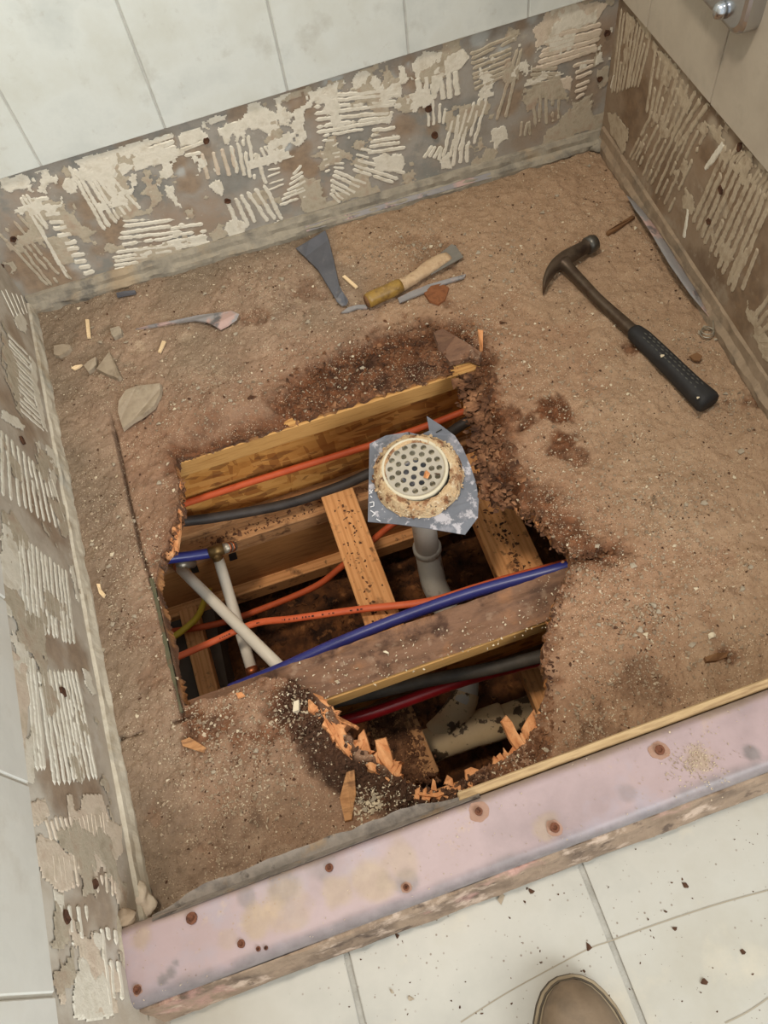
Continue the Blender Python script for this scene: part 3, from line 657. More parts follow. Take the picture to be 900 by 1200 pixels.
ROT_BACK = np.array(w2([(340,470),(410,425),(470,405),(520,395),(548,415)]))
ROT_R = np.array(w2([(536,400),(552,440),(566,490),(574,545),(600,572)]))
CREV = np.array(w2([(660,656),(690,650),(715,644)]))
DAMP = np.array(w2([(342,822),(366,856),(402,897),(448,925),(500,935),(545,927)]))
def floor_fields(X, Y):
    """height and colour masks of the pan floor"""
    n1 = fbm(X, Y, 9, 5, 1); n2 = fbm(X, Y, 34, 5, 2); n3 = fbm(X, Y, 120, 3, 3)
    dh = segdist(X, Y, HOLE_S, True)
    rl = segdist(X, Y, ROT_LINE) + (n2 - .5) * .05
    rb = segdist(X, Y, ROT_BACK) + (n2 - .5) * .05
    rr = segdist(X, Y, ROT_R) + (n2 - .5) * .03
    dm = segdist(X, Y, DAMP) + (n2 - .5) * .05
    cv = segdist(X, Y, CREV)
    R = np.maximum(.85 * sstep(.05, .012, rl), np.maximum(.95 * sstep(.06, .02, rb), sstep(.034, .012, rr)))
    R = np.maximum(R, .95 * sstep(.046, .022, rr))
    R = np.maximum(R, .8 * sstep(.012, .004, cv + (n2 - .5) * .02))
    R = np.maximum(R, .45 * sstep(.02, .0, dh + (n2 - .5) * .03))
    B = .9 * sstep(.034, .012, dm)
    G = .75 * sstep(.20, .03, dh + (n1 - .5) * .12)
    left = sstep(.012, -.012, X - seam_x(Y)) * sstep(-.24, -.36, Y)
    R *= 1 - left; G *= 1 - .75 * left
    A = sstep(.52, .60, X + (n1 - .5) * .3) * .7
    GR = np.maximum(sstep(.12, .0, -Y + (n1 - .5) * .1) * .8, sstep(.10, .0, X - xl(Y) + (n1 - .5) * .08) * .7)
    be = segdist(X, Y, BACK_EDGE)
    for (u, v, r, a, ch) in BLOBS:
        c = P(u, v)[:2]; d = np.hypot(X - c[0], Y - c[1]) + (n2 - .5) * r * 2.4 + (n1 - .5) * r; m = a * sstep(r, r * .45, d)
        if ch == 'R': R = np.maximum(R, m)
        elif ch == 'B': B = np.maximum(B, m)
        elif ch == 'G': G = np.maximum(G, m)
        elif ch == 'N': GR = np.maximum(GR, m)
    rough = np.maximum(np.maximum(R, B), .12)
    h = (n1 - .5) * .010 + (n2 - .5) * .008 + (n3 - .5) * .0040 + rough * ((n2 - .5) * .010 + (n3 - .5) * .008)
    h -= .014 * sstep(.05, .02, rb) + .016 * sstep(.026, .004, rr) + .010 * sstep(.010, .003, cv) + .006 * sstep(.03, .0, dm)
    kb = sstep(.060, .012, be + (n2 - .5) * .02) * sstep(.19, .225, X + (n2 - .5) * .02); h = h * (1 - .6 * kb) - .0225 * kb
    sl = np.abs(X - seam_x(Y)); k = sstep(-.27, -.36, Y) * sstep(SEAM_Y - .005, SEAM_Y + .01, Y)
    h -= .009 * np.exp(-(sl / .0026) ** 2) * k * sstep(.30, .45, fbm(X, Y, 26, 2, 8) + .12)
    sf = np.abs(Y - SEAM_Y - (n3 - .5) * .003); kf = sstep(SB[0] + .03, SB[0] - .005, X)
    h -= .008 * np.exp(-(sf / .0024) ** 2) * kf * sstep(.36, .46, fbm(X, Y, 30, 2, 9))
    sx2 = np.abs(X - SB[0] - .004 - (n2 - .5) * .006); h -= .004 * np.exp(-(sx2 / .003) ** 2) * sstep(SEAM_Y, SEAM_Y - .02, Y) * sstep(SEAM_Y - .12, SEAM_Y - .03, Y)
    B = np.maximum(B, .8 * np.exp(-(sl / .0022) ** 2) * k); B = np.maximum(B, .7 * np.exp(-(sf / .0022) ** 2) * kf * sstep(.36, .46, fbm(X, Y, 30, 2, 9)))
    return h, R, G, B, A, GR
BLOBS = [(590,485,.020,.8,'R'),(640,480,.026,.95,'R'),(625,494,.018,.9,'R'),(655,517,.022,.9,'R'),(602,485,.014,.8,'R'),(678,532,.014,.7,'R'),(745,412,.02,.8,'R'),(875,470,.022,.8,'R'),
    (470,400,.05,.9,'R'),(430,420,.05,.9,'R'),(520,355,.024,.6,'R'),(330,470,.05,.55,'R'),(300,370,.03,.5,'R'),(360,340,.03,.4,'R'),(240,500,.05,.4,'R'),(600,610,.02,.5,'R'),
    (380,480,.05,.8,'R'),(270,515,.03,.75,'R'),(495,425,.03,.8,'B'),(445,440,.02,.7,'B'),(400,440,.018,.6,'B'),
    (250,845,.05,.7,'R'),(330,830,.05,.75,'R'),(390,890,.02,.8,'B'),(290,880,.10,.5,'G'),(370,930,.08,.5,'G'),(480,945,.03,.5,'B'),(300,960,.02,.4,'B'),
    (720,700,.14,.5,'G'),(690,760,.08,.65,'G'),(670,830,.07,.7,'G'),(655,800,.025,.6,'R'),(590,905,.022,.7,'R'),(625,885,.02,.6,'R'),(550,925,.02,.6,'R'),(700,870,.05,.3,'B'),(750,800,.03,.35,'B'),
    (840,770,.016,.6,'R'),(855,690,.014,.5,'R'),(560,400,.04,.5,'G'),(620,420,.12,.45,'G'),(500,300,.06,.3,'R'),
    (60,400,.06,.7,'N'),(110,420,.06,.6,'N'),(230,420,.05,.35,'N'),(880,830,.1,.5,'N'),(800,850,.06,.4,'N'),(170,800,.03,.35,'R'),(165,740,.03,.3,'R'),(180,1030,.04,.5,'N')]
def floor_h(x, y): return float(floor_fields(np.array([x]), np.array([y]))[0][0])
NS, NT = 450, 430
tt = np.linspace(0, 1, NT); ss = np.linspace(0, 1, NS)
Sg, Tg = np.meshgrid(ss, tt, indexing='ij')
Yg = .012 - Tg * (1.095 + .0)
Yg = Yg + Tg * (.03 * Sg)                             # the curb runs slightly askew
Xg = (xl(Yg) - .0) + Sg * (xr(Yg) - xl(Yg))
# pull vertices that lie next to the hole's outline onto it so the cut edge is clean
cellw = .0025
ins_c = inpoly((Xg[:-1, :-1] + Xg[1:, 1:]) / 2, (Yg[:-1, :-1] + Yg[1:, 1:]) / 2, HOLE)
solid = ~ins_c
edge_v = np.zeros((NS, NT), bool)
pad = np.pad(solid, 1, mode='edge')
nb = [pad[:-1, :-1], pad[1:, :-1], pad[:-1, 1:], pad[1:, 1:]]
allsolid = nb[0] & nb[1] & nb[2] & nb[3]; anysolid = nb[0] | nb[1] | nb[2] | nb[3]
ev = anysolid & ~allsolid
ex, ey = Xg[ev], Yg[ev]; best = np.full(len(ex), 1e9); bx_, by_ = ex.copy(), ey.copy()
for i in range(len(HOLE)):
    a, b = HOLE[i], HOLE[(i + 1) % len(HOLE)]; d = b - a
    t = np.clip(((ex - a[0]) * d[0] + (ey - a[1]) * d[1]) / (d @ d + 1e-12), 0, 1); qx, qy = a[0] + t * d[0], a[1] + t * d[1]
    dd = np.hypot(ex - qx, ey - qy); m_ = dd < best; best[m_] = dd[m_]; bx_[m_] = qx[m_]; by_[m_] = qy[m_]
ok = best < .003; ex[ok] = bx_[ok]; ey[ok] = by_[ok]; Xg[ev] = ex; Yg[ev] = ey
Hh, mR, mG, mB, mA, mN = floor_fields(Xg, Yg)
subfloor = empty('subfloor', (.5, -.5, 0), kind='structure')
cx_, cy_ = (Xg[:-1, :-1] + Xg[1:, 1:]) / 2, (Yg[:-1, :-1] + Yg[1:, 1:]) / 2
pid = np.where(cy_ < SEAM_Y, 2, np.where(cx_ < seam_x(cy_), 1, 0)); pid = np.where(cy_ < SEAM_Y, 2, pid)
PANELS = []
for k in range(3):
    mk = solid & (pid == k); I, J = np.nonzero(mk)
    vid = lambda i, j: i * NT + j
    F = np.stack([vid(I, J), vid(I, J + 1), vid(I + 1, J + 1), vid(I + 1, J)], 1)[:, ::-1]
    V = np.stack([Xg.ravel(), Yg.ravel(), Hh.ravel()], 1)
    rim = []
    for di, dj, e in ((-1, 0, ((0, 0), (0, 1))), (1, 0, ((1, 1), (1, 0))), (0, -1, ((1, 0), (0, 0))), (0, 1, ((0, 1), (1, 1)))):
        i2, j2 = np.clip(I + di, 0, NS - 2), np.clip(J + dj, 0, NT - 2)
        g = ins_c[i2, j2]
        rim.append(np.stack([vid(I[g] + e[0][0], J[g] + e[0][1]), vid(I[g] + e[1][0], J[g] + e[1][1])], 1))
    rim = np.concatenate(rim)
    rv, rinv = np.unique(rim, return_inverse=True); rinv = rinv.reshape(-1, 2); base = len(V)
    low = V[rv].copy(); c = HOLE_S.mean(0)
    rag = (fbm(low[:, 0], low[:, 1], 150, 3, 4) - .45) * (.0008 if k == 1 else .020) * sstep(.004, .02, segdist(low[:, 0], low[:, 1], BACK_EDGE)) * sstep(.004, .02, np.abs(low[:, 0] - seam_x(low[:, 1])))
    mid = low.copy(); dirn = c[None] - low[:, :2]; dirn /= np.linalg.norm(dirn, axis=1)[:, None] + 1e-9
    mid[:, :2] += dirn * rag[:, None]; mid[:, 2] = (mid[:, 2] + ZJ) / 2
    low[:, :2] += dirn * rag[::-1][:, None] * .6; low[:, 2] = ZJ + .0005
    nr = len(rv); V = np.concatenate([V, mid, low])
    side = np.concatenate([np.stack([rim[:, 0], rim[:, 1], base + rinv[:, 1], base + rinv[:, 0]], 1), np.stack([base + rinv[:, 0], base + rinv[:, 1], base + nr + rinv[:, 1], base + nr + rinv[:, 0]], 1)])
    F = np.concatenate([F, side])
    msk = np.stack([mR.ravel(), mG.ravel(), mB.ravel(), mA.ravel()], 1)
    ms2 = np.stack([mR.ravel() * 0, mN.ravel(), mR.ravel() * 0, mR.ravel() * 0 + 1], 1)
    e1 = np.zeros((2 * nr, 4)); e2 = np.zeros((2 * nr, 4))
    ey_ = V[base:base + 2 * nr, 1]; ex_ = V[base:base + 2 * nr, 0]
    nz = fbm(ex_, ey_, 60, 3, 11)
    e1[:, 0] = .8; e1[:, 2] = sstep(.5, .62, nz) * .6
    if k == 1: e2[:, 2] = .9; e1[:] = 0
    raw = sstep(.46, .56, nz) * (k == 2) + sstep(.56, .64, nz) * .6 * (k == 0)
    e2[:, 0] = np.clip(raw, 0, 1)
    msk = np.concatenate([msk, e1]); ms2 = np.concatenate([ms2, e2])
    u, inv = np.unique(F, return_inverse=True)
    me = bpy.data.meshes.new('subfloor_panel'); me.from_pydata(V[u].tolist(), [], inv.reshape(-1, 4).tolist()); me.update()
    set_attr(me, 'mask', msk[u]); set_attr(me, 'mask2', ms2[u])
    o = link('subfloor_panel', me, 'floor', subfloor); PANELS.append(o)

M['sawn'] = mat('green stained board edge', [(62,70,52),(92,86,64),(48,54,42)], 30, .95, bump=.4, bscale=160,
    layers=[('noise', (30, .55, .64), (110,86,62), .8)])
ea, eb_ = P(178, 676, -.002), P(212, 834, -.002); ev_ = (eb_ - ea) / np.linalg.norm(eb_ - ea); en = np.array([-ev_[1], ev_[0], 0]); en = en if en[0] > 0 else -en
slab('panel_edge', [ea + ev_ * np.linalg.norm(eb_ - ea) * t + en * (.0016 + .0012 * (float(fbm(t * 9, .4, 2, 3, 5)) - .5)) + np.array([0, 0, (float(fbm(t * 7, .8, 3, 3, 6)) - .7) * .006]) for t in np.linspace(0, 1, 50)] + [eb_ - en * .004, ea - en * .004], ZJ * -1 - .002, 'sawn', PANELS[1])
# raw torn splinters along the front of the hole
def splinter(pxs, z0=-.007, z1=-.003, t=.006, m='splinter', par=2):
    n = len(pxs); pts = [P(u, v, z0 + (z1 - z0) * i / n + random.Random(u * 7 + v).uniform(-.003, .003)) for i, (u, v) in enumerate(pxs)]
    return slab('splinter', pts, t, m, PANELS[par], shrink=.15)
for q in ([(380,826),(390,829),(398,843),(404,856),(413,875),(405,881),(397,862),(388,846)], [(418,880),(420,862),(426,855),(430,866),(434,880),(428,885)], [(440,868),(452,865),(455,874),(458,882),(461,896),(456,903),(448,894),(443,886)],
          [(459,893),(471,896),(469,905),(467,913),(462,909)], [(383,835),(386,833),(402,842),(418,850),(416,853),(398,845)], [(361,820),(370,817),(373,828),(366,836),(361,832)], [(505,925),(507,912),(510,915),(512,927)],
          [(372,818),(382,822),(392,836),(402,856),(413,874),(426,884),(440,890),(455,902),(464,914),(456,912),(444,902),(428,896),(412,890),(398,874),(388,856),(378,838)], [(486,926),(500,930),(516,928),(530,922),(532,926),(512,934),(492,932)], [(598,884),(610,876),(622,862),(632,846),(634,852),(626,868),(612,884),(602,890)],
          [(588,846),(594,839),(600,846),(606,858),(615,872),(606,879),(597,866)], [(612,853),(618,842),(626,831),(631,846),(622,862),(617,866)], [(545,902),(552,899),(561,902),(557,912),(552,923),(546,914)], [(582,886),(586,882),(594,893),(588,898)],
          [(404,857),(412,866),(418,877),(413,882),(406,870)], [(428,880),(436,884),(444,888),(446,896),(436,892)], [(470,912),(478,916),(482,926),(474,924)], [(520,918),(524,908),(530,912),(532,922)]):
    splinter(q)
for q in ([(643,628),(650,622),(654,625),(647,630)], [(667,650),(672,655),(679,668),(675,668),(669,658)], [(543,476),(550,473),(553,478),(548,482)], [(640,728),(644,731),(648,738),(651,748),(648,746),(643,736)],
          [(625,603),(629,600),(632,612),(630,620)], [(601,583),(607,585),(606,600),(602,592)], [(205,604),(211,600),(211,622),(208,642),(204,640)], [(198,640),(204,636),(203,648),(196,655),(192,650)]):
    splinter(q, -.016, -.010, .006, 'splinter', 0)

sr_ = random.Random(77)
def spikes(line, cnt, l0, l1, w0, w1, dirx, diry):
    for i in range(cnt):
        t = (i + sr_.uniform(.1, .9)) / cnt * (len(line) - 1); k = min(int(t), len(line) - 2); f = t - k
        u, v = line[k][0] + (line[k + 1][0] - line[k][0]) * f, line[k][1] + (line[k + 1][1] - line[k][1]) * f
        L, w = sr_.uniform(l0, l1), sr_.uniform(w0, w1); a = math.atan2(diry, dirx) + sr_.uniform(-.5, .5); dx, dy = math.cos(a), math.sin(a); nx, ny = -dy, dx
        splinter([(u - dx * 9 + nx * w, v - dy * 9 + ny * w), (u - dx * 9 - nx * w, v - dy * 9 - ny * w), (u + dx * L * .4 - nx * w * 1.1, v + dy * L * .4 - ny * w * 1.1), (u + dx * L * sr_.uniform(.7, .9) - nx * w * .5, v + dy * L * .8 - ny * w * .5), (u + dx * L, v + dy * L), (u + dx * L * .6 + nx * w * .4, v + dy * L * .6 + ny * w * .4), (u + dx * L * .3 + nx * w, v + dy * L * .3 + ny * w)], -.004, -.010, .007)
spikes([(368,822),(388,846),(402,868),(425,886),(455,904),(470,914)], 20, 6, 20, 3, 6, .75, -.65)
spikes([(480,926),(512,930),(545,918),(570,905)], 12, 3, 9, 2.5, 5, .1, -1)
spikes([(580,900),(600,888),(618,868),(634,838)], 13, 5, 16, 3, 6, -.6, -.8)
spikes([(210,560),(208,592),(202,618),(194,642)], 8, 2, 7, 2, 4, .8, .3)
# crumbling rotten layers: flakes along the right and back edge
def chunk_lib(n, k, seed, flat=1.0):
    out = []; r = random.Random(seed)
    for i in range(n):
        bm = bmesh.new()
        for j in range(k):
            v = Vector((r.gauss(0, 1), r.gauss(0, 1), r.gauss(0, 1))).normalized() * r.uniform(.7, 1.1); v.z *= flat; bm.verts.new(v)
        bmesh.ops.convex_hull(bm, input=bm.verts[:]); bmesh.ops.delete(bm, geom=[v for v in bm.verts if not v.link_faces], context='VERTS')
        bm.verts.index_update(); out.append((np.array([v.co[:] for v in bm.verts]), [tuple(v.index for v in f.verts) for f in bm.faces])); bm.free()
    return out
LIB_C = chunk_lib(10, 9, 3, .8); LIB_F = chunk_lib(10, 9, 4, .3); LIB_T = chunk_lib(8, 6, 5, .8)
def scatter(name, spots, lib, m, parent, seed):
    """spots: (x, y, z, size, stretch); one mesh of uncountable crumbs"""
    r = random.Random(seed); VV = []; FF = []; k = 0
    for (x, y, z, s, st) in spots:
        V, F = lib[r.randrange(len(lib))]; a = r.uniform(0, 6.28); b = r.uniform(-.6, .6)
        ca, sa, cb, sb = math.cos(a), math.sin(a), math.cos(b), math.sin(b)
        RZ = np.array([[ca, -sa, 0], [sa, ca, 0], [0, 0, 1]]) @ np.array([[1, 0, 0], [0, cb, -sb], [0, sb, cb]])
        q = (V * np.array([s * st, s, s])) @ RZ.T + np.array([x, y, z + s * .25])
        VV.append(q); FF += [tuple(i + k for i in f) for f in F]; k += len(V)
    me = bpy.data.meshes.new(name); me.from_pydata(np.concatenate(VV).tolist(), [], FF); me.update()
    return tag(link(name, me, m, parent), kind='stuff')
r_ = random.Random(21)
def along(line, n, spread, smin, smax, stmax=2.2, zlo=-.02, zhi=0.):
    pts = np.array(line); seg = np.linalg.norm(np.diff(pts, axis=0), axis=1); cum = np.concatenate([[0], np.cumsum(seg)]); out = []
    for _ in range(n):
        d = r_.uniform(0, cum[-1]); i = min(np.searchsorted(cum, d, 'right') - 1, len(seg) - 1); t = (d - cum[i]) / seg[i]
        p = pts[i] + (pts[i + 1] - pts[i]) * t + np.array([r_.gauss(0, spread), r_.gauss(0, spread)])
        out.append([p[0], p[1], r_.uniform(zlo, zhi), r_.uniform(smin, smax) * r_.uniform(.6, 1), r_.uniform(1, stmax)])
    return out
def onto(sp, hole_ok=False):
    A = np.array([s[:2] for s in sp]); h = floor_fields(A[:, 0], A[:, 1])[0]; ins = inpoly(A[:, 0], A[:, 1], HOLE)
    return [[s[0], s[1], hh, s[3], s[4]] for s, hh, i in zip(sp, h, ins) if (hole_ok or not i) and xl(s[1]) + .02 < s[0] < xr(s[1]) - .02 and -.02 > s[1] > yc(s[0]) + .01]
scatter('rotten_crumbs', along(w2([(541,440),(552,480),(562,492),(560,506),(568,530),(566,556),(578,577),(606,584)]), 520, .006, .002, .0075, 2.2, -.026, -.004), LIB_F, 'crumb', PANELS[0], 1)
scatter('rotten_crumbs', along(w2([(548,440),(558,480),(566,500),(572,540),(572,565),(590,578)]), 110, .010, .005, .013, 1.8, -.022, -.006), LIB_F, 'crumb', PANELS[0], 9)
scatter('rotten_crumbs', onto(along(ROT_R, 1100, .016, .0015, .007)), LIB_F, 'crumb', PANELS[0], 2)
scatter('rotten_crumbs', onto(along(ROT_BACK, 900, .022, .0012, .0055)), LIB_F, 'crumb', PANELS[0], 3)
scatter('rotten_crumbs', onto(along(w2([(215,535),(300,505),(400,468),(470,445),(530,428)]), 500, .008, .0012, .005)), LIB_F, 'crumb', PANELS[0], 4)
scatter('rotten_crumbs', along(w2([(612,594),(627,601),(641,616),(662,640),(680,650),(712,645)]), 300, .006, .0012, .004, 2.5, -.014, -.001), LIB_F, 'crumb', PANELS[0], 5)
scatter('rotten_crumbs', onto(along(DAMP, 650, .011, .0012, .0045)), LIB_C, 'grit_d', PANELS[2], 6)
scatter('rotten_crumbs', onto(along(w2([(530,928),(575,910),(615,892),(646,850)]), 420, .009, .001, .004)), LIB_F, 'crumb', PANELS[2], 16)
scatter('rotten_crumbs', along(w2([(209,560),(208,590),(203,615),(196,640),(187,655)]), 160, .004, .0012, .004, 2.5, -.022, -.002), LIB_F, 'crumb', PANELS[0], 7)
scatter('rotten_crumbs', onto(along(w2([(664,672),(650,704),(640,740),(637,775),(640,800),(632,835),(612,870)]), 420, .007, .001, .0035)), LIB_F, 'crumb', PANELS[2], 8)

# ------------------------------------------------------------------ crawl space: soil, foundation, added light blockers, framing
def mound(name, x0, x1, y0, y1, n, z, amp, m, seed):
    X, Y = np.meshgrid(np.linspace(x0, x1, n), np.linspace(y0, y1, n), indexing='ij')
    Z = z + (fbm(X, Y, 5, 4, seed) - .5) * amp + (fbm(X, Y, 40, 4, seed + 4) - .5) * amp * .4
    V = np.stack([X.ravel(), Y.ravel(), Z.ravel()], 1).tolist()
    F = [(i * n + j, (i + 1) * n + j, (i + 1) * n + j + 1, i * n + j + 1) for i in range(n - 1) for j in range(n - 1)]
    return link(name, mesh(name, V, F), m, None, True)
ZG = -.500
ground = tag(mound('ground', -.1, W + .15, -1.25, .1, 190, ZG, .06, 'dirt', 40), kind='structure')
fw = empty('foundation', (.5, -.6, ZG), kind='structure')
for lo, hi, m in (((-.12, -1.25, ZG - .08), (.125, -.40, -.43), 'concrete'), ((-.12, -1.25, ZG - .08), (-.09, .1, ZJ - .002), 'dark'), ((W + .09, -1.25, ZG - .08), (W + .15, .1, ZJ - .002), 'dark'),  # dark boxes: unseen boards added to keep sky light out below
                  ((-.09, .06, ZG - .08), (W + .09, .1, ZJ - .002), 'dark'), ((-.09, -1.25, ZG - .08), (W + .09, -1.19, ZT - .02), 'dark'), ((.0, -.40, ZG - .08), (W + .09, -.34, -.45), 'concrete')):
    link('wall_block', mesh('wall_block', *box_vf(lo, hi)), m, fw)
J1 = empty('floor_joist', (.55, -.40, -.26), 'floor joist with yellow top edge and strand board web, behind the drain', 'joist', 'floor joists')
beam('top_flange', (-.08, -.4235, ZJ), (W + .08, -.405, ZJ), .06, .036, 'flange', J1)
beam('web', (-.08, -.4035, ZJ - .030), (W + .08, -.385, ZJ - .030), .012, .185, 'osb', J1, bev=0)
beam('bottom_flange', (-.08, -.4235, -.233), (W + .08, -.405, -.233), .06, .016, 'flange_d', J1)
stamp = MB(); rr = random.Random(2)
for i in range(11):
    u, v = 261 + i * 1.35, 541 + i * 4.2; a, b = PY(u + rr.uniform(-2.5, 0), v, -.4165), PY(u + rr.uniform(2, 5), v + rr.uniform(0, 2), -.4165); d = np.array([0, -.0005, .0009])
    stamp.add([a - d, b - d, b + d, a + d], [(0, 1, 2, 3)])
tag(stamp.build('ink_stamp', 'tar', J1), kind='stuff')
SP = beam('sill_plate', (-.08, -.457, -.250), (W + .08, -.439, -.250), .085, .036, 'flange_d')
tag(SP, 'dusty pine ledge under the back joist, dark cable lying above it', 'beam')
RB = beam('rim_beam', (-.08, -.455, -.287), (W + .08, -.437, -.287), .03, .125, 'ply')
tag(RB, 'wavy grained plywood face below the dusty ledge, behind the white tubes', 'beam')
LP = beam('ledger_plate', (-.08, -.477, -.412), (W + .08, -.459, -.412), .07, .036, 'stud')
tag(LP, 'lowest pine ledger running along the back, under the plywood face', 'beam')
J2 = empty('floor_joist', (.49, -.83, -.26), 'rot stained joist crossing the middle of the hole, flush with the floor', 'joist', 'floor joists')
# its top skin is rotten: an uneven strip over the flange
def skin(name, a, b, w, n, k, m, par):
    V = []; F = []
    for i in range(n):
        for j in range(k):
            t = i / (n - 1); s = j / (k - 1); x = a[0] + (b[0] - a[0]) * t; y = a[1] + (b[1] - a[1]) * t + w * s
            V.append((x, y + (0 if 0 < j < k - 1 else (float(fbm(x, y, 60, 3, 3)) - .5) * .003), a[2] + (float(fbm(x * .35, y, 70, 4, 6)) - .45) * .010 * (1 if 0 < j < k - 1 else .3)))
    for i in range(n - 1):
        for j in range(k - 1): F.append((i * k + j, (i + 1) * k + j, (i + 1) * k + j + 1, i * k + j + 1))
    return link(name, mesh(name, V, F), m, par, True)
beam('top_flange', (-.08, -.8765, ZJ - .003), (W + .08, -.845, ZJ - .003), .064, .030, 'flange', J2)
skin('rotten_skin', (-.08, -.8755, ZJ + .0015), (W + .08, -.844, ZJ + .0015), .062, 420, 28, 'rotjoist', J2)
beam('web', (-.08, -.834, ZJ - .030), (W + .08, -.803, ZJ - .030), .012, .185, 'osb', J2, bev=0)
beam('bottom_flange', (-.08, -.846, -.240), (W + .08, -.815, -.240), .036, .034, 'ply_d', J2)
p3 = P(528, 917, -.27)
J3 = beam('front_joist', (-.08, p3[1] - .012, -.27), (W + .08, p3[1] + .012, -.27), .05, .04, 'stud', side=-1)
tag(J3, 'strip of pine framing at the front lip of the hole, below the plastic pipe', 'joist')
def block(label, u0, v0, u1, v1, z, w, h, m, y0=None, y1=None):
    a, b = P(u0, v0, z), P(u1, v1, z); d = b - a
    if y0 is not None: a2 = a + d * ((y0 - a[1]) / d[1])
    else: a2 = a
    b2 = a + d * ((y1 - a[1]) / d[1]) if y1 is not None else b
    o = beam('lumber_block', a2, b2, w, h, m); return tag(o, label, 'lumber', 'lumber blocks between the joists')
block('bright orange flat lumber block in the middle of the hole, left of the drain pipe', 375, 580, 432, 746, -.213, .060, .036, 'stud', None, -.80)
block('wide flat lumber block right of the drain pipe, partly in shadow', 557, 614, 587, 684, -.213, .078, .036, 'stud', -.445, -.80)
block('narrow lumber block standing deep at the left end, behind the yellow cable', 209, 716, 235, 822, -.405, .036, .09, 'stud')
block('dirt covered lumber block under the red tube in the front opening', 413, 800, 450, 897, -.265, .075, .036, 'flange_d', -.79, p3[1] + .014)
block('short dark lumber block at the right end of the front opening', 612, 790, 632, 840, -.265, .075, .036, 'stud', -.79, p3[1] + .014)

# ------------------------------------------------------------------ cables and tubes in the hole
def run(name, label, cat, pts, r, m, flat=1.0, group=None, n=8):
    o = tube(name, smooth_path(pts, n), r, m, None, 12, flat); return tag(o, label, cat, group)
run('electric_cable', 'orange cable running along the strand board of the back joist', 'cable', [PY(u, v, -.412) for u, v in ((150,612),(205,594),(300,563),(430,523),(500,499),(552,479),(640,446))], .0062, 'orange_d', 1, 'orange cables')
run('electric_cable', 'thick black cable lying along the ledge of the back joist', 'cable', [PY(u, v, -.432) for u, v in ((150,628),(205,613),(255,606),(330,592),(390,573),(430,556),(500,524),(555,490),(640,450))], .0092, 'black')
co = run('electric_cable', 'bright orange cable with dark print crossing in front of the lumber blocks', 'cable', [P(u, v, z) for u, v, z in ((150,796,-.225),(199,774,-.22),(247,753,-.215),(298,731,-.21),(344,725,-.20),(422,714,-.195),(500,705,-.192),(555,689,-.192),(600,676,-.192),(680,655,-.192))], .0062, 'orange', .7, 'orange cables')
run('electric_cable', 'dull orange cable deep behind the white tubes', 'cable', [P(u, v, z) for u, v, z in ((150,744,-.40),(193,741,-.39),(255,731,-.38),(306,714,-.37),(368,688,-.35),(399,665,-.325),(438,632,-.29),(461,614,-.272),(500,592,-.272))], .0062, 'orange_d', 1, 'orange cables')
run('electric_cable', 'yellow cable curving down at the left end of the hole', 'cable', [P(u, v, z) for u, v, z in ((246,688,-.395),(241,700,-.380),(232,722,-.366),(215,738,-.362),(195,752,-.362),(160,775,-.366))], .0062, 'yellow')
run('water_tube', 'long blue tube slanting across the hole behind the middle joist', 'tube', [P(u, v, z) for u, v, z in ((270,808,-.15),(309,792,-.135),(340,779,-.125),(400,752,-.11),(478,721,-.095),(556,694,-.075),(633,673,-.055),(672,662,-.05),(740,640,-.05))], .0088, 'blue')
run('water_tube', 'red tube in the front opening below the middle joist', 'tube', [P(u, v, z) for u, v, z in ((340,862,-.155),(408,844,-.155),(445,833,-.155),(494,815,-.157),(536,800,-.168),(577,788,-.184),(660,768,-.195))], .0088, 'red')
run('dark_pipe', 'dusty black pipe in the front opening, just behind the red tube', 'pipe', [P(u, v, z) for u, v, z in ((330,838,-.142),(383,824,-.140),(433,813,-.138),(494,799,-.138),(572,784,-.130),(634,769,-.126),(700,752,-.126))], .0098, 'blackpipe')
# printing on the orange jacket
pr = MB(); path = smooth_path([P(u, v, z + .0049) for u, v, z in ((247,753,-.215),(298,731,-.21),(344,725,-.20),(422,714,-.195),(500,705,-.192))], 20); rr = random.Random(9)
for i in range(4, len(path) - 3):
    if rr.random() < .45 or 22 < i < 34 or i > 60: continue
    a, b = path[i], path[i + 1]; d = (b - a) / np.linalg.norm(b - a); s = np.array([-d[1], d[0], 0]); w_ = rr.uniform(.0009, .0016); l = rr.uniform(.3, .8) * np.linalg.norm(b - a)
    q = [a - s * w_, a + d * l - s * w_, a + d * l + s * w_, a + s * w_]
    pr.add([x + np.array([0, 0, .0001]) for x in q], [(0, 1, 2, 3)])
tag(pr.build('print', 'ink', co), kind='stuff')

def white_tube(label, a, b, r, ends):
    e = empty('water_tube', b, label, 'tube', 'white tubes')
    d = (b - a) / np.linalg.norm(b - a)
    tube('tube_body', [a + (b - a) * t for t in np.linspace(0, 1, 6)], r, 'white', e)
    for t, ln, rad, m, nm in ends:
        p = a + (b - a) * t; tube(nm, [p, p + d * ln], rad, m, e)
    return e
a1, b1 = PY(212, 667, -.480), P(329, 783, -.135)
w1 = white_tube('white tube slanting down to the right, crossing on top', a1, b1, .0096, [(0, -.012, .0100, 'copper', 'crimp_ring'), (0, -.018, .0088, 'white', 'tube_stub'), (0, -.030, .0098, 'brass', 'elbow')])
a2, b2 = PY(256, 655, -.482), P(296, 788, -.300)
w2_ = white_tube('white tube standing steeply with a copper ringed lower end, crossing underneath', a2, b2, .0098, [(0, -.008, .0100, 'copper', 'crimp_ring'), (0, -.014, .0095, 'white', 'tube_stub'), (.955, .014, .0108, 'copper', 'crimp_ring'), (1, .010, .0096, 'white', 'tube_stub')])
eb = empty('brass_tee', PY(253, 646, -.482), 'brass tee joining the blue stub to the steep white tube', 'fitting')
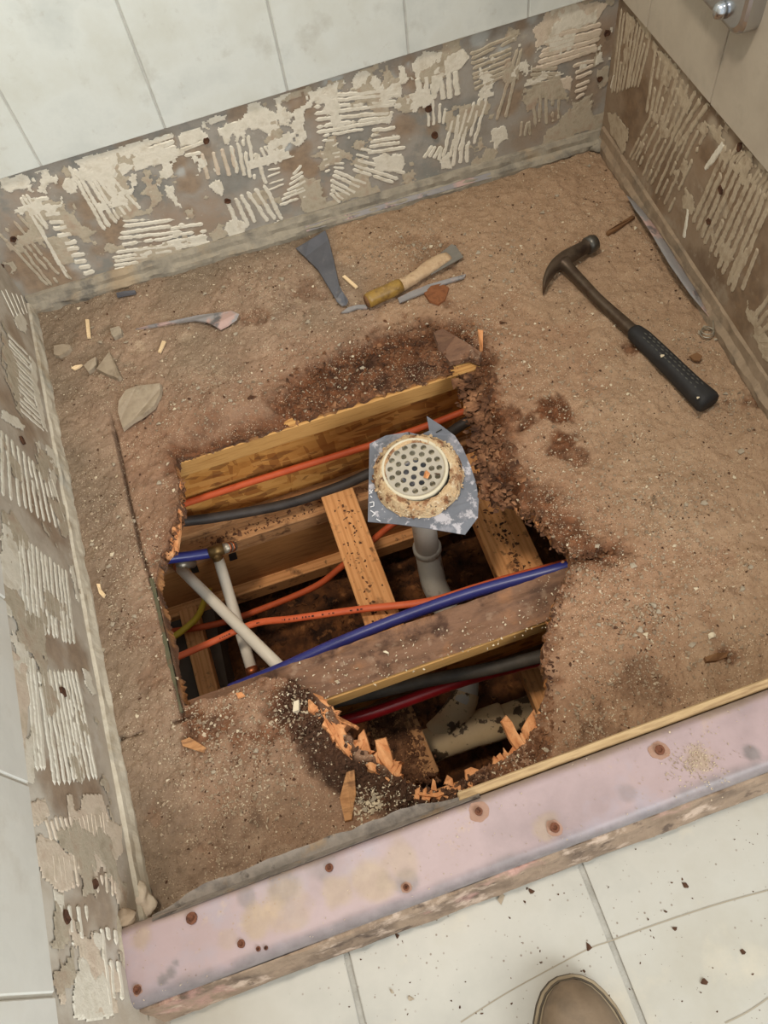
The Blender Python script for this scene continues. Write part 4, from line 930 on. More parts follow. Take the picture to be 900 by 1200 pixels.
e0, e1 = PY(245, 648, -.480), PY(262, 643, -.480)
tube('tee_body', [e0, e1], .0105, 'brass', eb); tube('branch', [PY(252, 646, -.481), PY(256, 657, -.483)], .0096, 'brass', eb)
e2 = PY(274, 640, -.470); tube('crimp_sleeve', [e1, e2], .0092, 'steel_b', eb); 
for t in (.3, .65): p = e1 + (e2 - e1) * t; tube('crimp_ring', [p, p + (e2 - e1) * .14], .0102, 'copper', eb)
run('water_tube', 'short blue tube stub by the left end of the hole', 'tube', [PY(u, v, -.480) for u, v in ((150,662),(187,656),(220,652),(247,648))], .0092, 'blue')
# black plates on the plywood, painting the shade inside the fitting holes
for q in ([(266,640),(274,638),(279,657),(270,660)], [(220,660),(229,658),(234,672),(226,674)]):
    slab('notch', [PY(u, v, -.4565) for u, v in q], .004, 'tar', RB, down=(0, 1, 0))
tube('stub_sleeve', [PY(210, 662, -.478), PY(226, 660, -.464)], .0088, 'steel_b', w1)

# ------------------------------------------------------------------ floor drain with its liner square, pipe and branch fitting
TL = math.radians(10); DN = np.array([0, -math.sin(TL), math.cos(TL)]); DC = P(486, 550, .016)
def PD(u, v, o=0.): return plane(u, v, DN, DN @ DC + o)
drain = empty('floor_drain', DC, 'white floor drain with perforated strainer standing up on its pipe in the hole', 'drain')
DM = Matrix.Translation(Vector(DC)) @ Matrix.Rotation(TL, 4, 'X')
def dlink(name, V, F, m, smooth=False):
    V = [tuple(DM @ Vector(tuple(v))) for v in V]
    return link(name, fixn(mesh(name, V, F)), m, drain, smooth)
def lathe(prof, seg=48, noise=0, seed=0):
    V = []; F = []; n = len(prof)
    for k in range(seg):
        a = 2 * math.pi * k / seg
        for j, (r, z) in enumerate(prof):
            q = 1 + noise * (float(fbm(math.cos(a) * 1.2 + 5, math.sin(a) * 1.2 + j * .6, 3.0, 3, seed)) - .5)
            V.append((r * q * math.cos(a), r * q * math.sin(a), z * (1 + noise * 2.4 * (float(fbm(math.cos(a) * 2 + 9, math.sin(a) * 2 + j * .9, 3.5, 3, seed + 3)) - .5))))
    for k in range(seg):
        for j in range(n - 1):
            a, b = k * n + j, ((k + 1) % seg) * n + j; F.append((a, b, b + 1, a + 1))
    return V, F
# liner square
outl = [PD(u, v, -.014) for u, v in ((433,520),(452,511),(478,506),(492,509),(503,505),(500,488),(517,498),(533,510),(542,525),(551,545),(558,565),(561,585),(560,607),(552,617),(545,626),(505,620),(468,615),(431,611))]
lo_ = slab('liner_sheet', [p + DN * (.002 * math.sin(i * 1.7)) for i, p in enumerate(outl)], .0018, 'membrane', drain, down=-DN)
# pale chalk strokes on its left rim and black dash on the peak
ck = MB(); cz = -.0125
for s in (((433,574),(436,578)), ((437,574),(433,579)), ((433,589),(438,588)), ((438,588),(438,593)), ((438,593),(434,594)), ((434,598),(440,602)), ((440,602),(436,605)), ((441,608),(446,611)), ((434,581),(436,583))):
    a, b = PD(*s[0], cz), PD(*s[1], cz); d = (b - a) / np.linalg.norm(b - a); q = np.cross(DN, d) * .0007
    ck.add([a - q, b - q, b + q, a + q], [(0, 1, 2, 3)])
tag(ck.build('pale_marking', 'chalk', drain), kind='stuff')
tk = MB()
for s in (((511,507),(518,503)), ((479,506),(480,510))):
    a, b = PD(*s[0], cz), PD(*s[1], cz); d = (b - a) / np.linalg.norm(b - a); q = np.cross(DN, d) * .0009
    tk.add([a - q, b - q, b + q, a + q], [(0, 1, 2, 3)])
tag(tk.build('black_mark', 'tar', drain), kind='stuff')
V, F = lathe([(.046, .004), (.050, .006), (.0545, .005), (.059, .001), (.0625, -.004), (.0665, -.0125), (.060, -.014)], 110, .10, 3)
V = [(x + .003, y - .006, z) for x, y, z in V]
dlink('sealant_collar', V, F, 'foam')
cr_ = random.Random(14)
for nm, mt, cnt in (('sealant_crumbs', 'foam', 260), ('sealant_crumbs', 'crumb', 110), ('sealant_crumbs', 'grit_w', 120)):
    L_ = []
    for _ in range(cnt):
        a = cr_.uniform(0, 6.283); rd = cr_.uniform(.049, .0665); zc = float(np.interp(rd, [.05, .0545, .059, .0625, .067], [.005, .004, .0, -.005, -.013])); p = DM @ Vector((rd * math.cos(a) + .003, rd * math.sin(a) - .006, zc))
        L_.append((p.x, p.y, p.z - .001, cr_.uniform(.0012, .0042) * (1 if mt == 'foam' else .7), cr_.uniform(1, 1.8)))
    scatter(nm, L_, LIB_F, mt, drain, 80 + cnt)
V, F = lathe([(.0433, -.012), (.0433, .0035), (.0448, .0065), (.0473, .0065), (.0488, .0045), (.0496, -.012)], 72); dlink('ring', V, F, 'ring', True)
# strainer: a real plate with real holes
cu = bpy.data.curves.new('strainer_outline', 'CURVE'); cu.dimensions = '2D'; cu.fill_mode = 'BOTH'; cu.extrude = .0012
def circ(cx, cy, r, n):
    s = cu.splines.new('POLY'); s.points.add(n - 1); s.use_cyclic_u = True
    for k in range(n): s.points[k].co = (cx + r * math.cos(2 * math.pi * k / n), cy + r * math.sin(2 * math.pi * k / n), 0, 1)
circ(0, 0, .0440, 64)
for rad, n, ph in ((.0355, 16, .1), (.0245, 11, .25), (.0135, 6, .1), (0, 1, 0)):
    for k in range(n): a = 2 * math.pi * k / n + ph; circ(rad * math.cos(a), rad * math.sin(a), .0043, 16)
tmp = bpy.data.objects.new('tmp', cu); me = bpy.data.meshes.new_from_object(tmp); me.name = 'strainer'
bpy.data.objects.remove(tmp); bpy.data.curves.remove(cu)
for v in me.vertices: v.co = DM @ Vector((v.co.x, v.co.y, v.co.z + .0022))
me.materials.clear(); link('strainer', me, 'strainer', drain)
V, F = lathe([(.0438, -.001), (.042, -.006), (.029, -.010), (.0215, -.013), (.0205, -.05), (.0225, -.05)], 48); dlink('drain_body', V, F, 'ring', True)
PC = np.array([DC[0] + .003, DC[1] + .004, 0])
pz = lambda z: np.array([PC[0], PC[1], z])
tube('riser_pipe', [pz(-.02), pz(-.08), pz(-.16), pz(-.25)], .0205, 'pvc', drain, 28, caps=False)
def px_bottom(): return [pz(-.232), pz(-.255), P(508, 682, -.285), P(518, 704, -.315), P(528, 728, -.34), P(540, 764, -.36), P(546, 795, -.37), P(543, 820, -.372), P(531, 843, -.385), P(515, 858, -.395)]
tube('bend_pipe', smooth_path(px_bottom(), 8), .0222, 'pvc', drain, 28)
V, F = tube_vf([pz(-.232), pz(-.235), pz(-.245), pz(-.248)], [.0225, .0250, .0250, .0228], 32); link('coupling_rim', mesh('coupling_rim', V, F), 'pvc', drain, True)
tee = empty('pipe_tee', P(545, 868, -.43), 'mud spotted beige plastic pipe tee lying in the front opening', 'pipe')
ta, tb = P(488, 880, -.40), P(592, 843, -.40)
td = (tb - ta) / np.linalg.norm(tb - ta); tlen = np.linalg.norm(tb - ta)
rt = [.0285, .0300, .0300, .0285, .0285, .0300, .0310, .0310, .0280]; tt_ = [0, .02, .18, .22, .62, .70, .78, .98, 1.0]
V, F = tube_vf([ta + td * tlen * t for t in tt_], rt, 28); link('tee_body', mesh('tee_body', V, F), 'pvc_d', tee, True)
tube('outlet_pipe', [tb - td * .01, tb + td * .09, tb + td * .2], .0255, 'pvc_d', tee, 24)
tube('branch_socket', smooth_path([P(545, 812, -.372), P(541, 826, -.377), P(528, 846, -.388), P(512, 862, -.40)], 6), [.0245] * 6 + [.0262] * 6 + [.0262] * 7, 'pvc_d', tee, 24)
tube('inlet_pipe', [ta + td * .01, ta - td * .05, ta - td * .12], .0255, 'pvc_d', tee, 24)
ch = chunk_lib(1, 12, 31, .5)[0]; 
def put(name, libitem, loc, s, rz, m, label, cat, group=None, par=None):
    V, F = libitem; c, sn = math.cos(rz), math.sin(rz)
    V2 = [(x * s[0] * c - y * s[1] * sn + loc[0], x * s[0] * sn + y * s[1] * c + loc[1], z * s[2] + loc[2]) for x, y, z in V]
    o = link(name, fixn(mesh(name, V2, F)), m, par)
    if par is None: recenter(o)
    return tag(o, label, cat, group)
pc = PD(499, 557, .0075); put('wood_crumb', ch, pc, (.010, .006, .005), .8, 'splinter', 'brown wood crumb lying on the drain strainer', 'wood chip')
pc = PD(512, 555, .005); put('wood_crumb', ch, pc, (.007, .0018, .0015), -.6, 'grit_d', 'thin dark sliver lying on the drain strainer beside the crumb', 'wood chip')
slab('sealant_smear', [PD(u, v, -.002) for u, v in ((523,540),(530,538),(537,540),(541,548),(536,546),(531,545),(529,549),(524,546))], .006, 'tar', drain, down=-DN)
# soil crumbs on the framing
sp = []
for (u0, v0, u1, v1, wd, z, n) in ((395,580,450,738,16,-.213,90), (575,600,612,670,16,-.213,120), (440,800,484,915,26,-.265,1700)):
    for _ in range(n):
        t = r_.random() ** (.8); p = P(u0 + (u1 - u0) * t + r_.gauss(0, wd * .5), v0 + (v1 - v0) * t + r_.gauss(0, 3), z); sp.append([p[0], p[1], z - .001, r_.uniform(.0012, .0038), r_.uniform(1, 1.8)])
for _ in range(260):
    x = r_.uniform(.16, .7); sp.append([x, r_.uniform(-.447, -.428) + .012 * x, -.2505, r_.uniform(.001, .003) * (1 if r_.random() < .92 else 2.4), 1.4])
for _ in range(260):
    t = r_.random(); sp.append(list(P(440 + 44 * t + r_.gauss(0, 13), 800 + 115 * t, -.265)[:2]) + [-.264, r_.uniform(.002, .0055), 1.4])
scatter('soil_crumbs', sp, LIB_C, 'crumb', None, 71)['label'] = 'dark soil crumbs lying on the lumber below the floor'
sp = []
for _ in range(2600): sp.append([r_.uniform(.05, .9), r_.uniform(-1.1, -.45), 0, r_.choice([.003, .004, .005, .006, .009]) * r_.uniform(.6, 1.2), r_.uniform(1, 2.2)])
X_ = np.array([s[0] for s in sp]); Y_ = np.array([s[1] for s in sp]); zz = ZG + (fbm(X_, Y_, 5, 4, 40) - .5) * .06 + (fbm(X_, Y_, 40, 4, 44) - .5) * .024
for s, z in zip(sp, zz): s[2] = z
scatter('soil_clods', sp, LIB_C, 'dirt', None, 72)['label'] = 'brown soil clods on the crawl space ground'

# ------------------------------------------------------------------ curb
curb = empty('shower_curb', (.55, -1.11, ZT), 'curb along the front of the pan, covered with stained pink liner', 'curb')
XC = np.linspace(.0, 1, 300)
def curbpt(t, d, z):
    y0 = -CURB_D; x = (xl(-1.08) - .004) + t * (xr(-1.08) - xl(-1.08) + .008); return (x, yc(x) - d, z)
prof = [(0, .004), (.0, CURB_H - .012), (.002, CURB_H - .005), (.007, CURB_H - .001)] + [(.007 + (CURB_W - .014) * k / 22, CURB_H) for k in range(1, 22)] + [(CURB_W - .007, CURB_H - .001), (CURB_W - .002, CURB_H - .005), (CURB_W, CURB_H - .012), (CURB_W, CURB_H - .026)]
V = []; F = []; K = len(prof); colr = []
CST = [(200,1140,.010,.9,0),(190,1147,.009,.9,0),(206,1128,.006,.8,0),(330,1035,.02,.7,0),(290,1052,.012,.6,0),(380,1010,.02,.5,0),(881,884,.012,.9,0),(476,1034,.012,.7,0),(735,930,.010,.4,0),(450,1030,.010,.5,0),
       (430,1025,.03,.8,1),(400,1040,.02,.7,1),(300,1080,.02,.8,1),(330,1060,.03,.6,1),(470,1005,.02,.6,1),(820,893,.022,.8,1),(640,965,.015,.6,1),(540,945,.012,.5,1),(165,1100,.015,.7,1),(270,1100,.01,.4,1)]
for i in range(300):
    for j, (d, z) in enumerate(prof):
        x, y, _ = curbpt(i / 299, d, z); zz = z + (float(fbm(x, y, 8, 2, 5)) - .5) * .003 if 2 < j < K - 3 else z
        V.append((x, y, zz))
V = np.array(V); c4 = np.zeros((len(V), 4)); c4[:, 3] = 1
nz = fbm(V[:, 0], V[:, 1], 30, 4, 12) - .5
for (u, v, r, a, ch_) in CST:
    c = P(u, v, CURB_H); d = np.hypot(V[:, 0] - c[0], V[:, 1] - c[1]) + nz * r * 1.5; c4[:, ch_] = np.maximum(c4[:, ch_], a * sstep(r, r * .5, d))
dd = np.tile(np.array([p[0] for p in prof]), 300)
c4[:, 0] = np.maximum(c4[:, 0], .95 * sstep(CURB_W - .016, CURB_W - .002, dd + nz * .016)); c4[:, 1] = np.maximum(c4[:, 1], .5 * sstep(.012, .003, dd + nz * .014)); c4[:, 0] = np.maximum(c4[:, 0], .5 * sstep(.008, .001, dd + nz * .012))
for i in range(299):
    for j in range(K - 1): F.append((i * K + j, i * K + j + 1, (i + 1) * K + j + 1, (i + 1) * K + j))
me = mesh('liner_cover', V, F); fixn(me); set_attr(me, 'stain', c4); link('liner_cover', me, 'pink', curb, True)
V = []; F = []; prof2 = [(CURB_W - .0005, CURB_H - .018), (CURB_W + .002, CURB_H - .020), (CURB_W + .005, CURB_H - .030), (CURB_W + .0075, .035), (CURB_W + .011, .02), (CURB_W + .013, .004), (CURB_W + .0135, ZT - .004)]; K = len(prof2)
for i in range(420):
    for j, (d, z) in enumerate(prof2):
        x, y, _ = curbpt(i / 419, d, z); q = (float(fbm(x, z, 45, 4, 21)) - .5) * (.006 if 0 < j < K - 1 else 0) + (float(fbm(x * 1.0, z * 3, 14, 2, 23)) - .5) * .004
        V.append((x, y + q, z + (float(fbm(x, j * .3, 60, 3, 22)) - .5) * (.012 if 0 < j < K - 1 else 0)))
for i in range(419):
    for j in range(K - 1): F.append((i * K + j, i * K + j + 1, (i + 1) * K + j + 1, (i + 1) * K + j))
link('mortar_side', fixn(mesh('mortar_side', V, F)), 'curbwood', curb)
link('curb_core', mesh('curb_core', [curbpt(t, d, z) for t, d, z in ((0,.003,-.02),(1,.003,-.02),(1,CURB_W-.003,-.02),(0,CURB_W-.003,-.02),(0,.003,CURB_H-.006),(1,.003,CURB_H-.006),(1,CURB_W-.003,CURB_H-.006),(0,CURB_W-.003,CURB_H-.006))], box_vf((0,0,0),(1,1,1))[1]), 'lath', curb)
x0_ = P(543, 951, .078)[0]; x1_ = xr(-1.06) - .006
la, lb = np.array([x0_, yc(x0_) + .0008, .078]), np.array([x1_, yc(x1_) + .0008, .078])
beam('lath_strip', lb, la, .010, .075, 'lath', curb, side=-1)
flap = []
for i in range(60):
    t = i / 59; u = 178 + (562 - 178) * t; v = 1086 - .38 * (u - 150) - 3 - 13 * min(1, t * 6, (1 - t) * 4) + (float(fbm(t, .3, 14, 3, 5)) - .5) * 9; flap.append((u, v))
top = [P(u, v, .074) for u, v in flap] + [P(u, 1086 - .38 * (u - 150) + 4, .0875) for u, v in reversed(flap)]
slab('liner_flap', top, .002, 'flap', curb)
def screw(par, u, v, r, z=CURB_H, halo=0):
    c = P(u, v, z + .0012); rr = random.Random(int(u * 3 + v))
    if halo:
        pts = [c + np.array([math.cos(a) * halo * (.8 + .5 * float(fbm(math.cos(a) + u, math.sin(a) + v, 1.6, 2, 3))) * .8, math.sin(a) * halo * (.8 + .5 * float(fbm(math.cos(a) + u, math.sin(a) + v, 1.6, 2, 3))) * .8, -.0008]) for a in np.linspace(0, 6.2832, 29)[:-1]]
        slab('rust_bloom', pts, .0012, 'halo', par)
    V, F = lathe([(r * 1.0, .0004), (r, .0018), (r * .55, .0022), (r * .4, .0008), (.0002, .0008)], 14, .25, int(u)); V = [(x + c[0], y + c[1], z_ + c[2]) for x, y, z_ in V]
    link('rusty_screw', mesh('rusty_screw', V, F), 'rust', par)
for u, v, r, h in ((225,1076,.0058,.007),(283,1106,.004,.005),(303,1112,.0024,0),(161,1160,.004,.006),(386,1017,.0042,.009),(561,951,.0042,.013),(650,970,.0050,.010),(773,879,.0052,.012),(476,1040,.0032,.006),(312,1111,.002,0)): screw(curb, u, v, r, CURB_H, h)
cl = chunk_lib(3, 12, 77, .7)
# lumps of thinset where curb and left wall meet, grey clump in the back left corner
def lump(name, c, rx, ry, rz, m, par, seed=0, ang=0):
    V = []; F = []; n, k = 26, 11; ca, sa = math.cos(ang), math.sin(ang)
    for j in range(k):
        ph = math.pi * .56 * j / (k - 1)
        for i in range(n):
            a = 2 * math.pi * i / n; x, y, z = math.sin(ph) * math.cos(a), math.sin(ph) * math.sin(a), math.cos(ph)
            q = .62 + .75 * float(fbm(x * 1.1 + 7 + seed, y * 1.1 + z * .7 + 3, 1.9, 4, seed)); x, y, z = x * rx * q, y * ry * q, z * rz * q
            V.append((c[0] + x * ca - y * sa, c[1] + x * sa + y * ca, c[2] + z))
    for j in range(k - 1):
        for i in range(n): F.append((j * n + i, (j + 1) * n + i, (j + 1) * n + (i + 1) % n, j * n + (i + 1) % n))
    F.append(tuple(range((k - 1) * n, k * n))); return link(name, fixn(mesh(name, V, F)), m, par, True)
lump('thinset_lump', P(161, 1052, .012), .014, .024, .012, 'thinset_pink', curb, 1, .5)
lump('thinset_lump', P(144, 1078, .076), .014, .010, .006, 'mortar_r', curb, 2)
lump('thinset_lump', P(139, 1104, .082), .006, .034, .009, 'thinset_tan', curb, 3, .1)
lump('thinset_lump', P(143, 1160, .076), .006, .036, .009, 'thinset_pink', curb, 5, .1)
lump('thinset_lump', P(152, 1192, .05), .020, .016, .016, 'mortar', curb, 6, .1)
lump('mortar_lump', P(50, 352, .008), .026, .013, .016, 'mortar', bb_back, 4)
lump('mortar_lump', P(74, 346, .008), .030, .009, .012, 'mortar', bb_back, 8, .1)
lump('mortar_lump', P(702, 172, .006), .016, .014, .014, 'mortar', bb_back, 9)
cl = chunk_lib(3, 12, 77, .7)

# ------------------------------------------------------------------ tiled floor outside
floor = empty('floor', (.55, -1.5, ZT - .01), kind='structure')
link('grout_bed', mesh('grout_bed', *box_vf((-.5, -2.2, ZT - .03), (1.7, -1.10, ZT - .0025))), 'fgrout', floor)
JX = [.287 + .2757 * k for k in range(-3, 5)]
for i in range(len(JX) - 1):
    x0, x1 = JX[i] + .0032, JX[i + 1] - .0032
    for rrow in range(3):
        e0, e1 = (yc(x0) - CURB_W - .012, yc(x1) - CURB_W - .012) if rrow == 0 else (-1.432 - .2757 * (rrow - 1) - .0032,) * 2
        f_ = -1.432 - .2757 * rrow + .0032; q = random.Random(i * 9 + rrow).uniform(-.0004, .0004)
        V = [(x0, f_, ZT - .01), (x1, f_, ZT - .01), (x1, e1, ZT - .01), (x0, e0, ZT - .01), (x0, f_, ZT + q), (x1, f_, ZT + q), (x1, e1, ZT + q), (x0, e0, ZT + q)]
        me = mesh('tile', V, box_vf((0, 0, 0), (1, 1, 1))[1]); bevel(me, .0014, 2); link('tile', me, 'ftile', floor)
ckm = MB()
for ln in (((540,1198),(590,1166),(640,1138),(690,1112),(712,1104)), ((712,1104),(770,1083),(840,1060),(905,1042)), ((850,1199),(876,1186),(903,1168))):
    pts = smooth_path([P(u, v, ZT + .0005) for u, v in ln], 6)
    for a, b in zip(pts[:-1], pts[1:]):
        d = (b - a) / np.linalg.norm(b - a); s = np.array([-d[1], d[0], 0]) * .0006; ckm.add([a - s, b - s, b + s, a + s], [(0, 1, 2, 3)])
ckm.build('hairline_crack', 'crack', floor)

# ------------------------------------------------------------------ tools and scraps lying on the subfloor
def FH(p): return floor_h(float(p[0]), float(p[1]))
def G(u, v, o=0.):
    """the point of the floor surface seen at a pixel, raised by o"""
    p = P(u, v, 0)
    for _ in range(3): p = P(u, v, FH(p) + o)
    return p
def rect_loft(path, ws, hs, ups=None, n=12, sq=.45):
    """loft of rounded rectangles: half width in the floor plane, half height upward"""
    path = [np.array(p, float) for p in path]; V = []; F = []
    for i, p in enumerate(path):
        t = path[min(i + 1, len(path) - 1)] - path[max(i - 1, 0)]; t /= np.linalg.norm(t)
        s = np.cross(t, [0, 0, 1.0]); s /= np.linalg.norm(s); up = np.cross(s, t)
        for k in range(n):
            a = 2 * math.pi * (k + .5) / n; c, q = math.cos(a), math.sin(a)
            V.append(p + s * ws[i] * math.copysign(abs(c) ** sq, c) + up * hs[i] * math.copysign(abs(q) ** sq, q))
    for i in range(len(path) - 1):
        for k in range(n): F.append((i * n + k, i * n + (k + 1) % n, (i + 1) * n + (k + 1) % n, (i + 1) * n + k))
    F.append(tuple(range(n))[::-1]); F.append(tuple(range((len(path) - 1) * n, len(path) * n)))
    return V, F
def loft(name, path, ws, hs, m, parent=None, n=12, sq=.45, smooth=True):
    return link(name, fixn(mesh(name, *rect_loft(path, ws, hs, None, n, sq))), m, parent, smooth)
# claw hammer on its side
hz = max(FH(P(700, 330)), FH(P(780, 420))) + .002
hp = lambda u, v, z: P(u, v, hz + z)
hammer = empty('claw_hammer', hp(740, 388, 0), 'claw hammer with dark steel head and black rubber grip lying on its side', 'hammer')
sp_ = smooth_path([hp(660, 307, .016), hp(672, 320, .014), hp(700, 350, .013), (hp(725, 373, .013)), hp(745, 391, .014)], 5)
m_ = len(sp_); loft('shaft', sp_, list(np.interp(np.linspace(0, 1, m_), [0, .15, .5, 1], [.0125, .0082, .0074, .0092])), list(np.interp(np.linspace(0, 1, m_), [0, .2, 1], [.012, .0085, .0085])), 'hammersteel', hammer, 12, .6)
gp = smooth_path([hp(741, 387, .015), hp(757, 401, .016), hp(785, 428, .0165), hp(810, 453, .0165), hp(831, 473, .0165)], 7); m_ = len(gp)
grip = loft('grip', gp, list(np.interp(np.linspace(0, 1, m_), [0, .04, .2, .55, .8, .96, 1], [.0090, .0115, .0136, .0140, .0156, .0178, .0168])), list(np.interp(np.linspace(0, 1, m_), [0, .05, .5, .97, 1], [.009, .0125, .0145, .0155, .013])), 'rubber', hammer, 16, .7)
db = MB(); rr = random.Random(4)
gt = np.array(gp); gd = (gt[-1] - gt[0]) / np.linalg.norm(gt[-1] - gt[0]); gs = np.cross(gd, [0, 0, 1]); gs /= np.linalg.norm(gs)
for i in range(13):
    for j in (-1, 0, 1):
        t = .16 + .055 * i + (.025 if j else 0); c = gt[0] + (gt[-1] - gt[0]) * t + gs * .0058 * j + np.array([0, 0, .0155 - .0016 * abs(j) + .0008])
        q = gd * .0042 + gs * .0012; q2 = gs * .0016
        db.add([c - gd * .004, c + q2, c + gd * .004, c - q2, c + np.array([0, 0, .0008])], [(0, 1, 4), (1, 2, 4), (2, 3, 4), (3, 0, 4)])
tag(db.build('grip_dimples', 'dimple', grip), kind='stuff')
hd = smooth_path([hp(697, 284, .016), hp(690, 287, .016), hp(681, 292, .016), hp(672, 297, .016), hp(662, 303, .0165), hp(652, 310, .016), hp(644, 320, .014), hp(639, 331, .011), hp(637, 341, .009)], 3); m_ = len(hd)
xs_ = [0, .02, .11, .14, .22, .36, .50, .62, .8, .97, 1]
loft('head', hd, list(np.interp(np.linspace(0, 1, m_), xs_, [.0125, .0138, .0140, .0118, .0108, .0120, .0128, .0100, .0062, .0025, .001])), list(np.interp(np.linspace(0, 1, m_), xs_, [.0125, .0138, .0140, .0118, .0105, .0112, .0118, .0120, .0125, .0120, .011])), 'hammersteel', hammer, 16, .85)
fc = [hp(697.5, 283.7, .016), hp(693, 286, .016), hp(688, 288.6, .016)]; loft('striking_face', fc, [.0130, .0146, .0146], [.0130, .0146, .0146], 'hammerface', hammer, 24, 1.0)
for u, v, nm in ((776, 417, .0042), (818, 466, .0030)):
    c = hp(u, v, .0318 if u < 800 else .0325); put('mortar_crumb', cl[0], c, (nm, nm * .8, nm * .5), .5, 'grit_w', 'cream mortar crumb on the hammer grip, ' + ('near its middle' if u < 800 else 'near its end'), 'crumb')
# putty knife with mortar-caked neck
kz = FH(P(480, 330)) + .002; kp = lambda u, v, z: P(u, v, kz + z)
knife = empty('putty_knife', kp(490, 322, 0), 'putty knife with amber handle and mortar caked neck lying on the dirt', 'putty knife')
loft('handle', smooth_path([kp(430, 353, .014), kp(440, 348, .014), kp(456, 341, .014), kp(470, 334, .014)], 4), [.0110, .0122] + [.0122] * 9 + [.0118, .0105], [.0110, .0122] + [.0122] * 9 + [.0118, .0105], 'handle', knife, 20, .9)
loft('end_cap', [kp(428.5, 353.7, .014), kp(431, 352.6, .014)], [.0095, .0108], [.0095, .0108], 'ply_d', knife, 20, .9)
loft('caked_neck', smooth_path([kp(468, 335, .013), kp(480, 329, .013), kp(492, 321, .011), (kp(503, 313, .010)), kp(514, 306, .009), kp(526, 300, .008)], 3), [.0100, .0105, .0100, .0102, .0108, .0100, .0110, .0122, .0128, .0135, .0140, .0136, .0132, .0125, .0115, .010], [.009, .010, .009, .008, .0085, .008, .0075, .008, .0075, .007, .007, .0065, .006, .006, .005, .004], 'caked', knife, 14, .8)
bl = [kp(u, v, .009) for u, v in ((505,322),(500,310),(529,286),(534,288),(543,301),(525,311))]; slab('blade', bl, .0016, 'blade', knife)
lb_ = [G(u, v, .006) for u, v in ((466,349),(480,342),(500,334),(520,328),(546,321),(544,325),(522,332),(498,342),(478,350),(468,354))]
tag(recenter(slab('liner_strip', lb_, .003, 'liner_p')), 'thin grey liner strip lying along the putty knife', 'liner scrap')
lb_ = [G(u, v, .005) for u, v in ((400,366),(408,360),(420,357),(431,357),(430,361),(418,361),(408,365))]
tag(recenter(slab('liner_strip', lb_, .003, 'liner_p')), 'small curved grey liner scrap at the butt of the putty knife handle', 'liner scrap')
def scrap(name, label, cat, pxs, o, t, m, tilt=.004, group=None):
    pts = [G(u, v, o + tilt * math.sin(i * 1.3)) for i, (u, v) in enumerate(pxs)]
    return tag(recenter(slab(name, pts, t, m, shrink=.04)), label, cat, group)
scrap('liner_shard', 'large dark triangular liner shard pointing down, near the back wall', 'liner scrap', [(347,291),(362,282),(381,270),(385,281),(391,305),(397,333),(401,341),(407,350),(405,355),(400,356),(394,351),(388,341),(373,316),(358,301)], .012, .0025, 'liner', .005)
scrap('liner_shard', 'spoon shaped pale grey liner shard with a long thin tail', 'liner scrap', [(160,385),(178,380),(210,374),(233,369),(250,367),(271,364),(278,367),(275,374),(265,381),(257,385),(250,381),(242,377),(228,375),(205,378),(178,383)], .010, .003, 'liner_p', .003)
scrap('cement_shard', 'large flat grey cement shard lying on the subfloor by the left seam', 'shard', [(147,457),(160,452),(187,449),(188,455),(187,462),(180,476),(167,486),(155,493),(144,502),(141,493),(138,482),(139,470)], .010, .007, 'slate', .002)
scrap('cement_shard', 'triangular grey cement shard above the large flat shard', 'shard', [(128,412),(134,424),(141,440),(138,443),(125,438),(113,432),(121,421)], .010, .008, 'slate', .002)
scrap('cement_shard', 'small grey cement shard just left of the triangular shard', 'shard', [(98,428),(105,422),(112,418),(113,427),(108,432),(103,435)], .009, .008, 'slate', .002)
scrap('cement_shard', 'grey cement shard nearest the left wall', 'shard', [(63,405),(74,403),(82,404),(83,408),(76,414),(69,417),(63,415)], .008, .007, 'slate', .002)
scrap('cement_shard', 'squarish tan cement shard between the upright wood sliver and the spoon shaped shard', 'shard', [(129,385),(139,382),(142,385),(142,391),(133,395),(130,391)], .009, .008, 'rock', .001)
scrap('wood_sliver', 'upright pale wood sliver near the back left corner', 'wood sliver', [(100,374),(104,374),(106,395),(102,395)], .006, .003, 'stick', .001)
scrap('wood_sliver', 'small pale wood sliver below the spoon shaped liner shard', 'wood sliver', [(190,399),(194,400),(188,413),(185,412)], .006, .003, 'stick', .001)
scrap('wood_sliver', 'short pale wood sliver left of the small cement shard', 'wood sliver', [(83,431),(88,428),(96,427),(93,430),(87,433)], .006, .003, 'stick', .001)
scrap('wood_sliver', 'pale wood sliver lying right of the dark triangular shard', 'wood sliver', [(401,324),(404,322),(419,335),(416,337)], .006, .003, 'stick', .001)
scrap('wood_sliver', 'curved pale wood sliver on the left floor strip near the wall', 'wood sliver', [(113,684),(117,684),(118,690),(123,696),(121,700),(116,695)], .006, .003, 'stick', .001)
scrap('wood_stick', 'reddish brown stick near the right wall behind the hammer', 'stick', [(711,271),(722,264),(741,252),(744,254),(727,266),(713,274)], .007, .005, 'ply_d', .001)
scrap('liner_strip', 'short dark liner scrap against the back wall lip on the left', 'liner scrap', [(136,343),(146,341),(158,340),(158,343),(147,345),(137,347)], .008, .004, 'liner', .001)
scrap('board_scrap', 'torn tan board scrap at the back right corner of the hole', 'board scrap', [(508,389),(519,385),(534,394),(551,404),(564,413),(561,423),(549,419),(537,422),(527,424),(519,414),(513,403)], .016, .010, 'rotjoist', .004)
scrap('wood_chip', 'brown upright wood chip right of the torn board scrap', 'wood chip', [(560,386),(566,387),(566,408),(562,411)], .012, .005, 'splinter', .002)
scrap('wood_chip', 'reddish brown bark like chip under the putty knife neck', 'wood chip', [(497,343),(505,335),(518,332),(526,337),(522,350),(514,356),(503,352)], .005, .004, 'bark', .002)
